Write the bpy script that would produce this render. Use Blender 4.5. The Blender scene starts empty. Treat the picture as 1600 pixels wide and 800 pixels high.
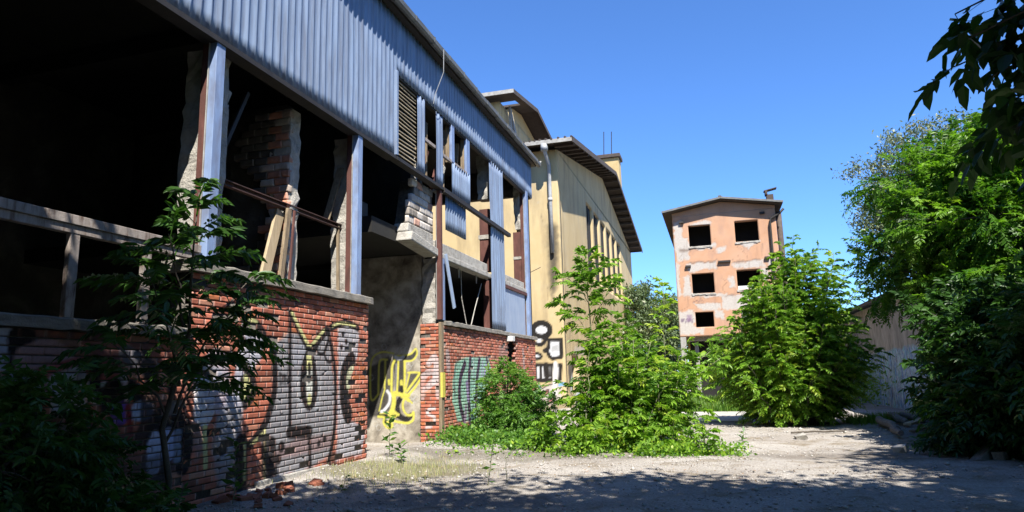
import bpy, math, random
import numpy as np
from mathutils import Vector, Matrix
R = math.radians
scene = bpy.context.scene
COL = scene.collection
rnd = random.Random(7)
rs = np.random.RandomState(11)

# ------------------------------------------------------------------ camera
EYE = np.array([0.0, 0.0, 1.5])
FPX = 1067.0
PITCH, YAW, ROLL = R(9.95), R(16.2), R(1.5)
fw = np.array([-math.sin(YAW) * math.cos(PITCH), math.cos(YAW) * math.cos(PITCH), math.sin(PITCH)])
rt = np.array([math.cos(YAW), math.sin(YAW), 0.0])
up = np.cross(rt, fw)
RT = math.cos(ROLL) * rt - math.sin(ROLL) * up
UP = math.sin(ROLL) * rt + math.cos(ROLL) * up
cam_data = bpy.data.cameras.new('camera')
cam = bpy.data.objects.new('camera', cam_data)
COL.objects.link(cam)
cam_data.sensor_width = 36.0
cam_data.lens = FPX / 1600.0 * 36.0
cam_data.clip_end = 3000
cam.matrix_world = Matrix(((RT[0], UP[0], -fw[0], EYE[0]), (RT[1], UP[1], -fw[1], EYE[1]),
                           (RT[2], UP[2], -fw[2], EYE[2]), (0, 0, 0, 1)))
scene.camera = cam

# ------------------------------------------------------------------ sky and sun
SUN = np.array([0.285, -0.53, 0.80]); SUN /= np.linalg.norm(SUN)
EL = math.asin(SUN[2])
world = bpy.data.worlds.new('World'); scene.world = world
world.use_nodes = True
wn = world.node_tree
sky = wn.nodes.new('ShaderNodeTexSky'); sky.sky_type = 'NISHITA'; sky.sun_disc = False
sky.sun_elevation = EL
sky.sun_rotation = math.atan2(SUN[0], SUN[1])
sky.altitude = 300; sky.air_density = 1.0; sky.dust_density = 0.15; sky.ozone_density = 2.0
bg = wn.nodes['Background']; bg.inputs['Strength'].default_value = 0.068
gain = wn.nodes.new('ShaderNodeMix'); gain.data_type = 'RGBA'; gain.blend_type = 'MULTIPLY'; gain.inputs[0].default_value = 1.0
gain.inputs[7].default_value = (0.60, 0.95, 1.45, 1)      # the photograph's cool, saturated colour balance
wn.links.new(sky.outputs[0], gain.inputs[6]); wn.links.new(gain.outputs[2], bg.inputs[0])
sl = bpy.data.lights.new('sun', 'SUN'); sl.energy = 5.0; sl.angle = R(0.53); sl.color = (1.0, 0.95, 0.86)
so = bpy.data.objects.new('sun', sl); COL.objects.link(so)
so.rotation_euler = Vector(SUN).to_track_quat('Z', 'Y').to_euler()
so.location = (10, -20, 30)
scene.view_settings.view_transform = 'Standard'
scene.view_settings.look = 'None'
scene.view_settings.gamma = 1.0
scene.view_settings.use_curve_mapping = False
scene.view_settings.exposure = 1.38
scene.cycles.max_bounces = 6
scene.cycles.diffuse_bounces = 3
scene.cycles.transparent_max_bounces = 4

# ------------------------------------------------------------------ survey helpers (photo measurements -> metres on a wall)
def ray(px, py):
    return fw + RT * (px - 800) / FPX - UP * (py - 400) / FPX
def on_x(px, py, x):
    d = ray(px, py); return EYE + d * (x / d[0])
def on_y(px, py, y):
    d = ray(px, py); return EYE + d * (y / d[1])
def on_z(px, py, z=0.0):
    d = ray(px, py); return EYE + d * ((z - EYE[2]) / d[2])

# ------------------------------------------------------------------ materials
ALB = 0.72     # all wall and ground reflectances below are scaled by this
def sc3(c): return (c[0] * ALB, c[1] * ALB, c[2] * ALB)
def scs(st): return [(p, sc3(c)) for p, c in st]
def new_mat(name):
    m = bpy.data.materials.new(name); m.use_nodes = True
    nt = m.node_tree
    return m, nt, nt.nodes['Principled BSDF']
def nd(nt, t, **kw):
    n = nt.nodes.new(t)
    for k, v in kw.items():
        if k.startswith('i_'):
            key = k[2:]
            n.inputs[int(key) if key.isdigit() else key.replace('_', ' ')].default_value = v
        else: setattr(n, k, v)
    return n
def coords(nt, scale=(1, 1, 1)):
    tc = nd(nt, 'ShaderNodeTexCoord'); mp = nd(nt, 'ShaderNodeMapping')
    mp.inputs['Scale'].default_value = scale
    nt.links.new(tc.outputs['Object'], mp.inputs['Vector'])
    return mp.outputs[0]
def noise(nt, vec, scale, detail=6, rough=0.6, dist=0.0):
    n = nd(nt, 'ShaderNodeTexNoise'); n.inputs['Scale'].default_value = scale
    n.inputs['Detail'].default_value = detail; n.inputs['Roughness'].default_value = rough
    n.inputs['Distortion'].default_value = dist
    nt.links.new(vec, n.inputs['Vector']); return n.outputs['Fac']
def ramp(nt, fac, stops):
    r = nd(nt, 'ShaderNodeValToRGB'); e = r.color_ramp.elements
    while len(e) < len(stops): e.new(0.5)
    for el, (p, c) in zip(e, stops):
        el.position = p; el.color = (c[0], c[1], c[2], 1) if len(c) == 3 else c
    nt.links.new(fac, r.inputs[0]); return r.outputs[0]
def mix(nt, fac, a, b, mode='MIX'):
    m = nd(nt, 'ShaderNodeMix', data_type='RGBA', blend_type=mode)
    for s, v in ((m.inputs[0], fac), (m.inputs[6], a), (m.inputs[7], b)):
        if hasattr(v, 'links') or hasattr(v, 'is_linked'): nt.links.new(v, s)
        elif isinstance(v, (int, float)): s.default_value = v
        else: s.default_value = (v[0], v[1], v[2], 1)
    return m.outputs[2]
def bump(nt, p, h, strength=0.5, dist=0.02):
    b = nd(nt, 'ShaderNodeBump'); b.inputs['Strength'].default_value = strength
    b.inputs['Distance'].default_value = dist
    nt.links.new(h, b.inputs['Height']); nt.links.new(b.outputs[0], p.inputs['Normal'])
def mottled(name, stops, scale=3.0, rough=0.85, stretch=(1, 1, 1), bs=0.4, bscale=40, bd=0.01, grime=None, metallic=0.0):
    m, nt, p = new_mat(name)
    v = coords(nt, stretch)
    c = ramp(nt, noise(nt, v, scale, 8, 0.65, 0.4), scs(stops))
    if grime:
        g = ramp(nt, noise(nt, coords(nt, grime[2]), grime[1], 6, 0.6), [(0.42, (0, 0, 0)), (0.68, (1, 1, 1))])
        c = mix(nt, g, c, sc3(grime[0]))
    nt.links.new(c, p.inputs['Base Color'])
    p.inputs['Roughness'].default_value = rough; p.inputs['Metallic'].default_value = metallic
    if bs: bump(nt, p, noise(nt, coords(nt), bscale, 6, 0.7), bs, bd)
    return m
def painted(name, base_stops=None, attr_base=False, scale=4.0, rough=0.9, bs=0.5, bscale=60, wear=0.35, bd=0.008, stain=None):
    # surface with paint (colour attribute) over a mottled base
    m, nt, p = new_mat(name)
    v = coords(nt)
    if attr_base:
        a = nd(nt, 'ShaderNodeAttribute', attribute_name='tone')
        c = mix(nt, 1.0, a.outputs['Color'], ramp(nt, noise(nt, v, scale, 7, 0.7), scs([(0.25, (0.62, 0.6, 0.58)), (0.75, (1.25, 1.22, 1.2))])), 'MULTIPLY')
    else:
        c = ramp(nt, noise(nt, v, scale, 8, 0.65, 0.3), scs(base_stops))
        if stain: c = mix(nt, ramp(nt, noise(nt, coords(nt, stain[2]), stain[1], 6, 0.6), [(0.5, (0, 0, 0)), (0.75, (1, 1, 1))]), c, sc3(stain[0]))
    pa = nd(nt, 'ShaderNodeAttribute', attribute_name='paint')
    w = ramp(nt, noise(nt, coords(nt), 45, 5, 0.75), [(0.3, (1 - wear,) * 3), (0.5, (1, 1, 1))])
    fac = nd(nt, 'ShaderNodeMath', operation='MULTIPLY')
    nt.links.new(pa.outputs['Alpha'], fac.inputs[0]); nt.links.new(w, fac.inputs[1])
    pcol = mix(nt, 1.0, pa.outputs['Color'], ramp(nt, noise(nt, v, 14, 6, 0.7), scs([(0.25, (0.75,) * 3), (0.75, (1.15,) * 3)])), 'MULTIPLY')
    c = mix(nt, fac.outputs[0], c, pcol)
    nt.links.new(c, p.inputs['Base Color']); p.inputs['Roughness'].default_value = rough
    p.inputs['Specular IOR Level'].default_value = 0.25
    bump(nt, p, noise(nt, coords(nt), bscale, 7, 0.75), bs, bd)
    return m
def leaf_mat(name, dark, light, trans=0.42, rough=0.45, tcol=None):
    m, nt, p = new_mat(name)
    a = nd(nt, 'ShaderNodeAttribute', attribute_name='tint')
    c = ramp(nt, a.outputs['Fac'], [(0.0, dark), (0.86, light), (1.0, (light[0] * 1.45, light[1] * 1.1, light[2] * 1.2))])
    nt.links.new(c, p.inputs['Base Color']); p.inputs['Roughness'].default_value = rough
    p.inputs['Specular IOR Level'].default_value = 0.35
    tr = nd(nt, 'ShaderNodeBsdfTranslucent')
    tc = mix(nt, 1.0, c, tcol or (1.25, 1.5, 0.5), 'MULTIPLY')
    nt.links.new(tc, tr.inputs['Color'])
    mx = nd(nt, 'ShaderNodeMixShader'); mx.inputs[0].default_value = trans
    out = nt.nodes['Material Output']
    nt.links.new(p.outputs[0], mx.inputs[1]); nt.links.new(tr.outputs[0], mx.inputs[2])
    nt.links.new(mx.outputs[0], out.inputs['Surface'])
    return m

M = {}
M['brick'] = painted('brick', attr_base=True, scale=9, wear=0.15, bs=0.3, bscale=90)
M['mortar'] = mottled('mortar', [(0.3, (0.045, 0.038, 0.034)), (0.7, (0.16, 0.14, 0.12))], 12, 0.95)
M['concrete'] = mottled('concrete', [(0.25, (0.24, 0.22, 0.195)), (0.5, (0.46, 0.435, 0.39)), (0.8, (0.62, 0.595, 0.545))], 5, 0.95, bs=1.0, bscale=28, bd=0.03)
M['sill'] = mottled('weathered_sill', [(0.2, (0.09, 0.08, 0.066)), (0.5, (0.24, 0.22, 0.19)), (0.8, (0.38, 0.35, 0.31))], 7, 0.95, (1, 0.5, 2), bs=0.9, bscale=35, bd=0.02)
M['clad'] = mottled('blue_cladding', [(0.2, (0.20, 0.27, 0.395)), (0.5, (0.245, 0.32, 0.46)), (0.8, (0.30, 0.375, 0.51))], 1.6, 0.42, (1, 3.0, 0.35), bs=0.08, bscale=14,
                    grime=((0.17, 0.20, 0.27), 2.2, (1, 5.0, 0.4)))
M['bluesteel'] = mottled('blue_steel', [(0.2, (0.20, 0.29, 0.50)), (0.55, (0.27, 0.37, 0.60)), (0.85, (0.38, 0.46, 0.64))], 3, 0.45, (1, 3, 0.6), bs=0.1,
                         grime=((0.20, 0.24, 0.36), 5.0, (1, 2, 0.5)))
M['palesheet'] = mottled('pale_blue_sheet', [(0.2, (0.24, 0.33, 0.50)), (0.5, (0.36, 0.45, 0.60)), (0.8, (0.52, 0.58, 0.68))], 3.5, 0.55, (1, 2, 0.5), bs=0.1)
M['rust'] = mottled('rusty_red_steel', [(0.2, (0.04, 0.017, 0.013)), (0.55, (0.125, 0.042, 0.032)), (0.85, (0.22, 0.10, 0.08))], 5, 0.8, (1, 1, 0.4), bs=0.5)
M['darkrust'] = mottled('dark_rust', [(0.3, (0.03, 0.015, 0.012)), (0.8, (0.12, 0.05, 0.042))], 6, 0.8, (1, 0.5, 1))
M['transom'] = mottled('peeling_frame', [(0.3, (0.10, 0.05, 0.03)), (0.5, (0.34, 0.29, 0.26)), (0.8, (0.50, 0.45, 0.42))], 6, 0.85, (1, 2.5, 0.5), bs=0.4)
M['darksteel'] = mottled('dark_steel', [(0.3, (0.010, 0.008, 0.007)), (0.7, (0.03, 0.025, 0.022))], 6, 0.7, bs=0.3)
M['gutter'] = mottled('grey_gutter', [(0.2, (0.07, 0.068, 0.06)), (0.5, (0.155, 0.155, 0.145)), (0.8, (0.24, 0.24, 0.23))], 4, 0.6, (1, 0.6, 2), bs=0.2)
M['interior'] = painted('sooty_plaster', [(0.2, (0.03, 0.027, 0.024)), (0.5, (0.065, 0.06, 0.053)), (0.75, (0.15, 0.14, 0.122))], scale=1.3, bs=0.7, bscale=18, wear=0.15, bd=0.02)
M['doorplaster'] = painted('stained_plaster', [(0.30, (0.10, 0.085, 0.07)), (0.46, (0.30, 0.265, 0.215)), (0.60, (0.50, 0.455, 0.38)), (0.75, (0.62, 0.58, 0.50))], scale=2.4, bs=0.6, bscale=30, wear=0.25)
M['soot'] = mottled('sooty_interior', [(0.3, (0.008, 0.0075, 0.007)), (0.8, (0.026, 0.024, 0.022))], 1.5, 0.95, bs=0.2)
M['blockwork'] = painted('broken_blockwork', attr_base=True, scale=7, bs=0.8, bscale=50)
M['wood'] = mottled('old_wood', [(0.25, (0.11, 0.075, 0.045)), (0.55, (0.27, 0.205, 0.13)), (0.85, (0.42, 0.34, 0.23))], 5, 0.85, (6, 6, 0.6), bs=0.5)
M['louvre'] = mottled('weathered_slats', [(0.25, (0.12, 0.09, 0.055)), (0.5, (0.32, 0.26, 0.17)), (0.8, (0.56, 0.49, 0.36))], 4, 0.85, (1, 0.6, 7), bs=0.5)
M['freshwood'] = mottled('pale_plank', [(0.25, (0.36, 0.27, 0.16)), (0.7, (0.55, 0.44, 0.29))], 4, 0.8, (5, 5, 0.5), bs=0.2)
M['yellow'] = painted('yellow_render', [(0.2, (0.53, 0.405, 0.21)), (0.5, (0.61, 0.475, 0.26)), (0.8, (0.65, 0.53, 0.325))], scale=0.8, bs=0.25, bscale=40, wear=0.2,
                      stain=((0.33, 0.255, 0.155), 1.3, (1, 1, 0.22)))
M['yellow_old'] = mottled('faded_yellow_render', [(0.2, (0.42, 0.30, 0.14)), (0.5, (0.54, 0.40, 0.19)), (0.8, (0.60, 0.48, 0.28))], 1.2, 0.95, bs=0.3)
M['peach'] = painted('peach_render', [(0.2, (0.49, 0.27, 0.16)), (0.5, (0.57, 0.33, 0.205)), (0.8, (0.59, 0.38, 0.265))], scale=0.9, bs=0.4, bscale=20, wear=0.25,
                     stain=((0.42, 0.26, 0.19), 2.0, (1, 1, 0.5)))

M['roofdark'] = mottled('dark_roof', [(0.25, (0.035, 0.026, 0.021)), (0.6, (0.085, 0.062, 0.05)), (0.85, (0.15, 0.115, 0.095))], 4, 0.85, bs=0.5, bscale=12)
M['tile'] = mottled('roof_tiles', [(0.25, (0.10, 0.05, 0.035)), (0.6, (0.22, 0.11, 0.075)), (0.85, (0.30, 0.18, 0.13))], 4, 0.85, bs=0.5, bscale=12)
M['fascia'] = mottled('pale_fascia', [(0.25, (0.20, 0.185, 0.165)), (0.7, (0.46, 0.45, 0.42))], 5, 0.6, bs=0.2)
M['zinc'] = mottled('zinc_pipe', [(0.25, (0.30, 0.31, 0.32)), (0.7, (0.50, 0.51, 0.52))], 6, 0.45, bs=0.1)
M['white'] = mottled('white_plastic', [(0.3, (0.66, 0.66, 0.64)), (0.7, (0.80, 0.80, 0.78))], 5, 0.5, bs=0.05)
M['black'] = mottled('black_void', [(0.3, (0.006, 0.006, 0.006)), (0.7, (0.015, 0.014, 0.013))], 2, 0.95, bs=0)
M['bark'] = mottled('bark', [(0.25, (0.05, 0.04, 0.03)), (0.6, (0.13, 0.11, 0.09)), (0.85, (0.22, 0.19, 0.155))], 9, 0.95, (1, 1, 0.3), bs=0.8, bscale=30)
M['stem'] = mottled('green_stem', [(0.25, (0.10, 0.11, 0.05)), (0.7, (0.25, 0.25, 0.15))], 9, 0.7, (1, 1, 0.3), bs=0.3)
M['log'] = mottled('grey_log', [(0.25, (0.10, 0.085, 0.075)), (0.6, (0.26, 0.235, 0.215)), (0.85, (0.40, 0.37, 0.35))], 6, 0.95, (0.5, 3, 3), bs=0.8)
M['stone'] = mottled('pale_gravel', [(0.2, (0.26, 0.235, 0.21)), (0.5, (0.44, 0.41, 0.38)), (0.85, (0.62, 0.60, 0.56))], 2.3, 0.95, bs=0.4)
M['slabpath'] = mottled('worn_concrete', [(0.25, (0.36, 0.335, 0.305)), (0.7, (0.52, 0.49, 0.455))], 2.0, 0.95, bs=0.4)
M['leaf_ail'] = leaf_mat('bright_pinnate_leaf', (0.046, 0.125, 0.012), (0.20, 0.345, 0.034))
M['leaf_mid'] = leaf_mat('broad_green_leaf', (0.032, 0.100, 0.016), (0.13, 0.255, 0.038))
M['leaf_dark'] = leaf_mat('dark_green_leaf', (0.016, 0.050, 0.010), (0.052, 0.125, 0.020), 0.3)
M['leaf_grey'] = leaf_mat('grey_green_leaf', (0.060, 0.090, 0.042), (0.145, 0.18, 0.095), 0.25, tcol=(1.1, 1.2, 0.7))
M['leaf_far'] = leaf_mat('far_dull_leaf', (0.045, 0.075, 0.030), (0.13, 0.175, 0.080), 0.25, tcol=(1.1, 1.3, 0.6))
M['leaf_walnut'] = leaf_mat('walnut_leaf', (0.018, 0.050, 0.012), (0.045, 0.105, 0.022), 0.25)
M['grass'] = leaf_mat('grass_blade', (0.055, 0.130, 0.016), (0.14, 0.26, 0.035))
M['drygrass'] = leaf_mat('dry_grass_blade', (0.14, 0.17, 0.05), (0.34, 0.34, 0.17), 0.2, tcol=(1.1, 1.1, 0.6))

def ground_material():
    m, nt, p = new_mat('gravel_yard')
    v = coords(nt)
    c = ramp(nt, noise(nt, v, 0.55, 8, 0.6, 0.6), [(0.30, (0.40, 0.36, 0.325)), (0.5, (0.53, 0.49, 0.45)), (0.70, (0.64, 0.605, 0.57))])
    fine = ramp(nt, noise(nt, v, 26, 7, 0.8), scs([(0.32, (0.52, 0.50, 0.48)), (0.5, (0.98, 0.98, 0.98)), (0.72, (1.35, 1.35, 1.35))]))
    c = mix(nt, 1.0, c, fine, 'MULTIPLY')
    vo = nd(nt, 'ShaderNodeTexVoronoi'); vo.inputs['Scale'].default_value = 34
    nt.links.new(v, vo.inputs['Vector'])
    peb = ramp(nt, vo.outputs['Distance'], [(0.08, (1.25, 1.23, 1.2)), (0.45, (0.86, 0.85, 0.83))])
    c = mix(nt, 0.8, c, peb, 'MULTIPLY')
    brown = ramp(nt, noise(nt, v, 1.7, 6, 0.6, 1.0), [(0.52, (0, 0, 0)), (0.70, (1, 1, 1))])
    c = mix(nt, brown, c, mix(nt, 1.0, (0.30, 0.245, 0.175), fine, 'MULTIPLY'))
    a = nd(nt, 'ShaderNodeAttribute', attribute_name='paint')
    c = mix(nt, a.outputs['Alpha'], c, mix(nt, 1.0, a.outputs['Color'], fine, 'MULTIPLY'))
    nt.links.new(c, p.inputs['Base Color']); p.inputs['Roughness'].default_value = 0.97
    p.inputs['Specular IOR Level'].default_value = 0.15
    h = nd(nt, 'ShaderNodeMath', operation='ADD')
    nt.links.new(noise(nt, v, 22, 8, 0.8), h.inputs[0])
    inv = nd(nt, 'ShaderNodeMath', operation='MULTIPLY'); inv.inputs[1].default_value = -0.5
    nt.links.new(vo.outputs['Distance'], inv.inputs[0]); nt.links.new(inv.outputs[0], h.inputs[1])
    bump(nt, p, h.outputs[0], 0.9, 0.045)
    return m
M['ground'] = ground_material()

# ------------------------------------------------------------------ object helpers
def empty(name, loc, label, cat, group=None):
    o = bpy.data.objects.new(name, None); COL.objects.link(o)
    o.location = loc; o.empty_display_size = 0.3
    tag(o, label, cat, group); return o
def tag(o, label=None, cat=None, group=None, kind=None):
    if label: o['label'] = label
    if cat: o['category'] = cat
    if group: o['group'] = group
    if kind: o['kind'] = kind
    return o
def link_mesh(name, me, mats, parent=None, smooth=False):
    for m in (mats if isinstance(mats, (list, tuple)) else [mats]): me.materials.append(m)
    if smooth:
        me.polygons.foreach_set('use_smooth', np.ones(len(me.polygons), bool))
    o = bpy.data.objects.new(name, me); COL.objects.link(o)
    if parent:
        o.parent = parent
        o.matrix_parent_inverse = Matrix.Identity(4)
        o.location = -Vector(world_loc(parent))
    return o
def world_loc(o):
    v = Vector(o.location); p = o.parent
    while p: v += Vector(p.location); p = p.parent
    return v
def no_paint(o):
    at = o.data.attributes.new('paint', 'FLOAT_COLOR', 'POINT'); at.data.foreach_set('color', np.zeros(len(o.data.vertices) * 4, np.float32)); return o
class MB:
    def __init__(s): s.v = []; s.f = []; s.mi = []
    def quad(s, a, b, c, d, mi=0):
        n = len(s.v); s.v += [tuple(a), tuple(b), tuple(c), tuple(d)]; s.f.append((n, n + 1, n + 2, n + 3)); s.mi.append(mi)
    def box(s, x0, x1, y0, y1, z0, z1, mi=0):
        n = len(s.v)
        s.v += [(x0, y0, z0), (x1, y0, z0), (x1, y1, z0), (x0, y1, z0), (x0, y0, z1), (x1, y0, z1), (x1, y1, z1), (x0, y1, z1)]
        for f in ((0, 3, 2, 1), (4, 5, 6, 7), (0, 1, 5, 4), (1, 2, 6, 5), (2, 3, 7, 6), (3, 0, 4, 7)):
            s.f.append(tuple(n + i for i in f)); s.mi.append(mi)
    def bar(s, p, q, w, h, mi=0, upv=(0, 0, 1)):
        p = Vector(p); q = Vector(q); d = (q - p).normalized(); u = Vector(upv)
        if abs(d.dot(u)) > 0.95: u = Vector((1, 0, 0))
        a = d.cross(u).normalized() * (w / 2); b = a.cross(d).normalized() * (h / 2)
        n = len(s.v)
        for c in (p, q):
            s.v += [tuple(c - a - b), tuple(c + a - b), tuple(c + a + b), tuple(c - a + b)]
        for f in ((0, 3, 2, 1), (4, 5, 6, 7), (0, 1, 5, 4), (1, 2, 6, 5), (2, 3, 7, 6), (3, 0, 4, 7)):
            s.f.append(tuple(n + i for i in f)); s.mi.append(mi)
    def tube(s, pts, radii, k=7, mi=0, cap=True):
        pts = [Vector(p) for p in pts]; n0 = len(s.v); m = len(pts)
        if not hasattr(radii, '__len__'): radii = [radii] * m
        prev = None
        for i, p in enumerate(pts):
            d = (pts[min(i + 1, m - 1)] - pts[max(i - 1, 0)]).normalized()
            u = prev if prev is not None else (Vector((1, 0, 0)) if abs(d.x) < 0.9 else Vector((0, 1, 0)))
            a = (u - d * u.dot(d)).normalized(); b = d.cross(a); prev = a
            for j in range(k):
                t = 2 * math.pi * j / k
                s.v.append(tuple(p + (a * math.cos(t) + b * math.sin(t)) * radii[i]))
        for i in range(m - 1):
            for j in range(k):
                s.f.append((n0 + i * k + j, n0 + i * k + (j + 1) % k, n0 + (i + 1) * k + (j + 1) % k, n0 + (i + 1) * k + j)); s.mi.append(mi)
        if cap:
            s.f.append(tuple(n0 + j for j in reversed(range(k)))); s.mi.append(mi)
            s.f.append(tuple(n0 + (m - 1) * k + j for j in range(k))); s.mi.append(mi)
    def prism(s, poly, axis, a0, a1, mi=0):
        # poly of (u, v); axis 'y': u=x v=z ; axis 'x': u=y v=z ; axis 'z': u=x v=y
        def P(u, v, a): return {'y': (u, a, v), 'x': (a, u, v), 'z': (u, v, a)}[axis]
        n = len(s.v); k = len(poly)
        s.v += [P(u, v, a0) for u, v in poly] + [P(u, v, a1) for u, v in poly]
        s.f.append(tuple(n + i for i in range(k))); s.mi.append(mi)
        s.f.append(tuple(n + k + i for i in reversed(range(k)))); s.mi.append(mi)
        for i in range(k):
            s.f.append((n + i, n + k + i, n + k + (i + 1) % k, n + (i + 1) % k)); s.mi.append(mi)
    def build(s, name, mats, parent=None, smooth=False, bevel=0.0):
        me = bpy.data.meshes.new(name); me.from_pydata(s.v, [], s.f); 
        me.polygons.foreach_set('material_index', np.array(s.mi, np.int32))
        me.update()
        import bmesh
        bm = bmesh.new(); bm.from_mesh(me); bmesh.ops.recalc_face_normals(bm, faces=bm.faces)
        bm.to_mesh(me); bm.free()
        o = link_mesh(name, me, mats, parent, smooth)
        if bevel:
            md = o.modifiers.new('bevel', 'BEVEL'); md.width = bevel; md.segments = 2; md.limit_method = 'ANGLE'
        return o
def np_mesh(name, V, F, mats, parent=None, attrs=None, mi=None, smooth=False):
    me = bpy.data.meshes.new(name)
    V = np.asarray(V, np.float32); F = np.asarray(F, np.int32)
    k = F.shape[1]
    me.vertices.add(len(V)); me.vertices.foreach_set('co', V.ravel())
    me.loops.add(F.size); me.loops.foreach_set('vertex_index', F.ravel())
    me.polygons.add(len(F)); me.polygons.foreach_set('loop_start', np.arange(0, F.size, k, dtype=np.int32))
    if mi is not None: me.polygons.foreach_set('material_index', np.asarray(mi, np.int32))
    for an, arr in (attrs or {}).items():
        arr = np.asarray(arr, np.float32)
        if arr.ndim == 1:
            at = me.attributes.new(an, 'FLOAT', 'POINT'); at.data.foreach_set('value', arr)
        else:
            at = me.attributes.new(an, 'FLOAT_COLOR', 'POINT'); at.data.foreach_set('color', arr.ravel())
    me.update(calc_edges=True); me.validate()
    return link_mesh(name, me, mats, parent, smooth)
def vnoise(x, y, seed=0):
    # cheap smooth value noise in numpy
    x = np.asarray(x, float); y = np.asarray(y, float)
    xi = np.floor(x).astype(int); yi = np.floor(y).astype(int); fx = x - xi; fy = y - yi
    fx = fx * fx * (3 - 2 * fx); fy = fy * fy * (3 - 2 * fy)
    def h(a, b):
        n = np.sin(a * 127.1 + b * 311.7 + seed * 74.7) * 43758.5453
        return n - np.floor(n)
    return (h(xi, yi) * (1 - fx) + h(xi + 1, yi) * fx) * (1 - fy) + (h(xi, yi + 1) * (1 - fx) + h(xi + 1, yi + 1) * fx) * fy
def fbm(x, y, seed=0, o=4):
    t = 0; a = 0.5
    for i in range(o):
        t = t + a * vnoise(np.asarray(x) * 2 ** i, np.asarray(y) * 2 ** i, seed + i); a *= 0.5
    return t

# ------------------------------------------------------------------ paint: sprayed strokes and fills in wall metres
class Paint:
    """collects strokes (polylines with a width) and fills (polygons) in a wall's own (u, v) metres"""
    def __init__(s, plane, value, crop):
        s.items = []; s.plane = plane; s.value = value
        s.ox, s.oy, s.sc = crop; s.fat = 1.0
    def use(s, crop): s.ox, s.oy, s.sc = crop
    def uv(s, pts):
        out = []
        for cx, cy in pts:
            px, py = s.ox + cx / s.sc, s.oy + cy / s.sc
            p = on_x(px, py, s.value) if s.plane == 'x' else on_y(px, py, s.value)
            out.append((p[1], p[2]) if s.plane == 'x' else (p[0], p[2]))
        return np.array(out)
    def line(s, pts, w, col, a=1.0, smooth=True, soft=0.012):
        P = s.uv(pts)
        if smooth and len(P) > 2:
            Q = []
            E = np.vstack([2 * P[0] - P[1], P, 2 * P[-1] - P[-2]])
            for i in range(1, len(E) - 2):
                for t in np.linspace(0, 1, 6, endpoint=False):
                    a0, a1, a2, a3 = E[i - 1], E[i], E[i + 1], E[i + 2]
                    Q.append(0.5 * ((2 * a1) + (-a0 + a2) * t + (2 * a0 - 5 * a1 + 4 * a2 - a3) * t * t + (-a0 + 3 * a1 - 3 * a2 + a3) * t ** 3))
            Q.append(P[-1]); P = np.array(Q)
        s.items.append(('l', P, w * s.fat / 2, col, a, soft))
    def fill(s, pts, col, a=1.0, soft=0.03, rough=0.05):
        s.items.append(('f', s.uv(pts), rough, col, a, soft))
    def dot(s, c, r, col, a=1.0):
        P = s.uv([c]); s.items.append(('l', np.vstack([P, P + 0.001]), r, col, a, 0.012))
    def apply(s, u, v):
        rgba = np.zeros((len(u), 4))
        for kind, P, w, col, a, soft in s.items:
            m = (w + soft + 0.1) if kind == 'l' else 0.2
            sel = np.where((u > P[:, 0].min() - m) & (u < P[:, 0].max() + m) & (v > P[:, 1].min() - m) & (v < P[:, 1].max() + m))[0]
            if not len(sel): continue
            x, y = u[sel], v[sel]
            if kind == 'l':
                d = np.full(len(sel), 1e9)
                for i in range(len(P) - 1):
                    ax, ay = P[i]; bx, by = P[i + 1] - P[i]; L = bx * bx + by * by + 1e-9
                    t = np.clip(((x - ax) * bx + (y - ay) * by) / L, 0, 1)
                    d = np.minimum(d, np.hypot(x - ax - t * bx, y - ay - t * by))
                al = np.clip((w + soft - d) / (2 * soft), 0, 1) * a
            else:
                if w:
                    x = x + (fbm(x * 6, y * 6, 3) - 0.47) * 2 * w; y = y + (fbm(x * 6, y * 6, 9) - 0.47) * 2 * w
                inside = np.zeros(len(sel), bool); d = np.full(len(sel), 1e9)
                n = len(P)
                for i in range(n):
                    x1, y1 = P[i]; x2, y2 = P[(i + 1) % n]
                    c = ((y1 > y) != (y2 > y)) & (x < (x2 - x1) * (y - y1) / (y2 - y1 + 1e-12) + x1)
                    inside ^= c
                    bx, by = x2 - x1, y2 - y1; L = bx * bx + by * by + 1e-9
                    t = np.clip(((x - x1) * bx + (y - y1) * by) / L, 0, 1)
                    d = np.minimum(d, np.hypot(x - x1 - t * bx, y - y1 - t * by))
                sd = np.where(inside, d, -d)
                al = np.clip((sd + soft) / (2 * soft), 0, 1) * a
            o = rgba[sel]
            na = al + o[:, 3] * (1 - al)
            rgbn = (np.array(col)[None, :] * al[:, None] + o[:, :3] * (o[:, 3] * (1 - al))[:, None]) / np.maximum(na, 1e-6)[:, None]
            rgba[sel, :3] = rgbn; rgba[sel, 3] = na
        return rgba
BLK = (0.009, 0.009, 0.011); WHT = (0.70, 0.71, 0.74); YEL = (0.66, 0.62, 0.10); PYE = (0.64, 0.63, 0.28)
GRY = (0.285, 0.29, 0.31); LAV = (0.48, 0.495, 0.57); GLI = (0.46, 0.465, 0.49)

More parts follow.
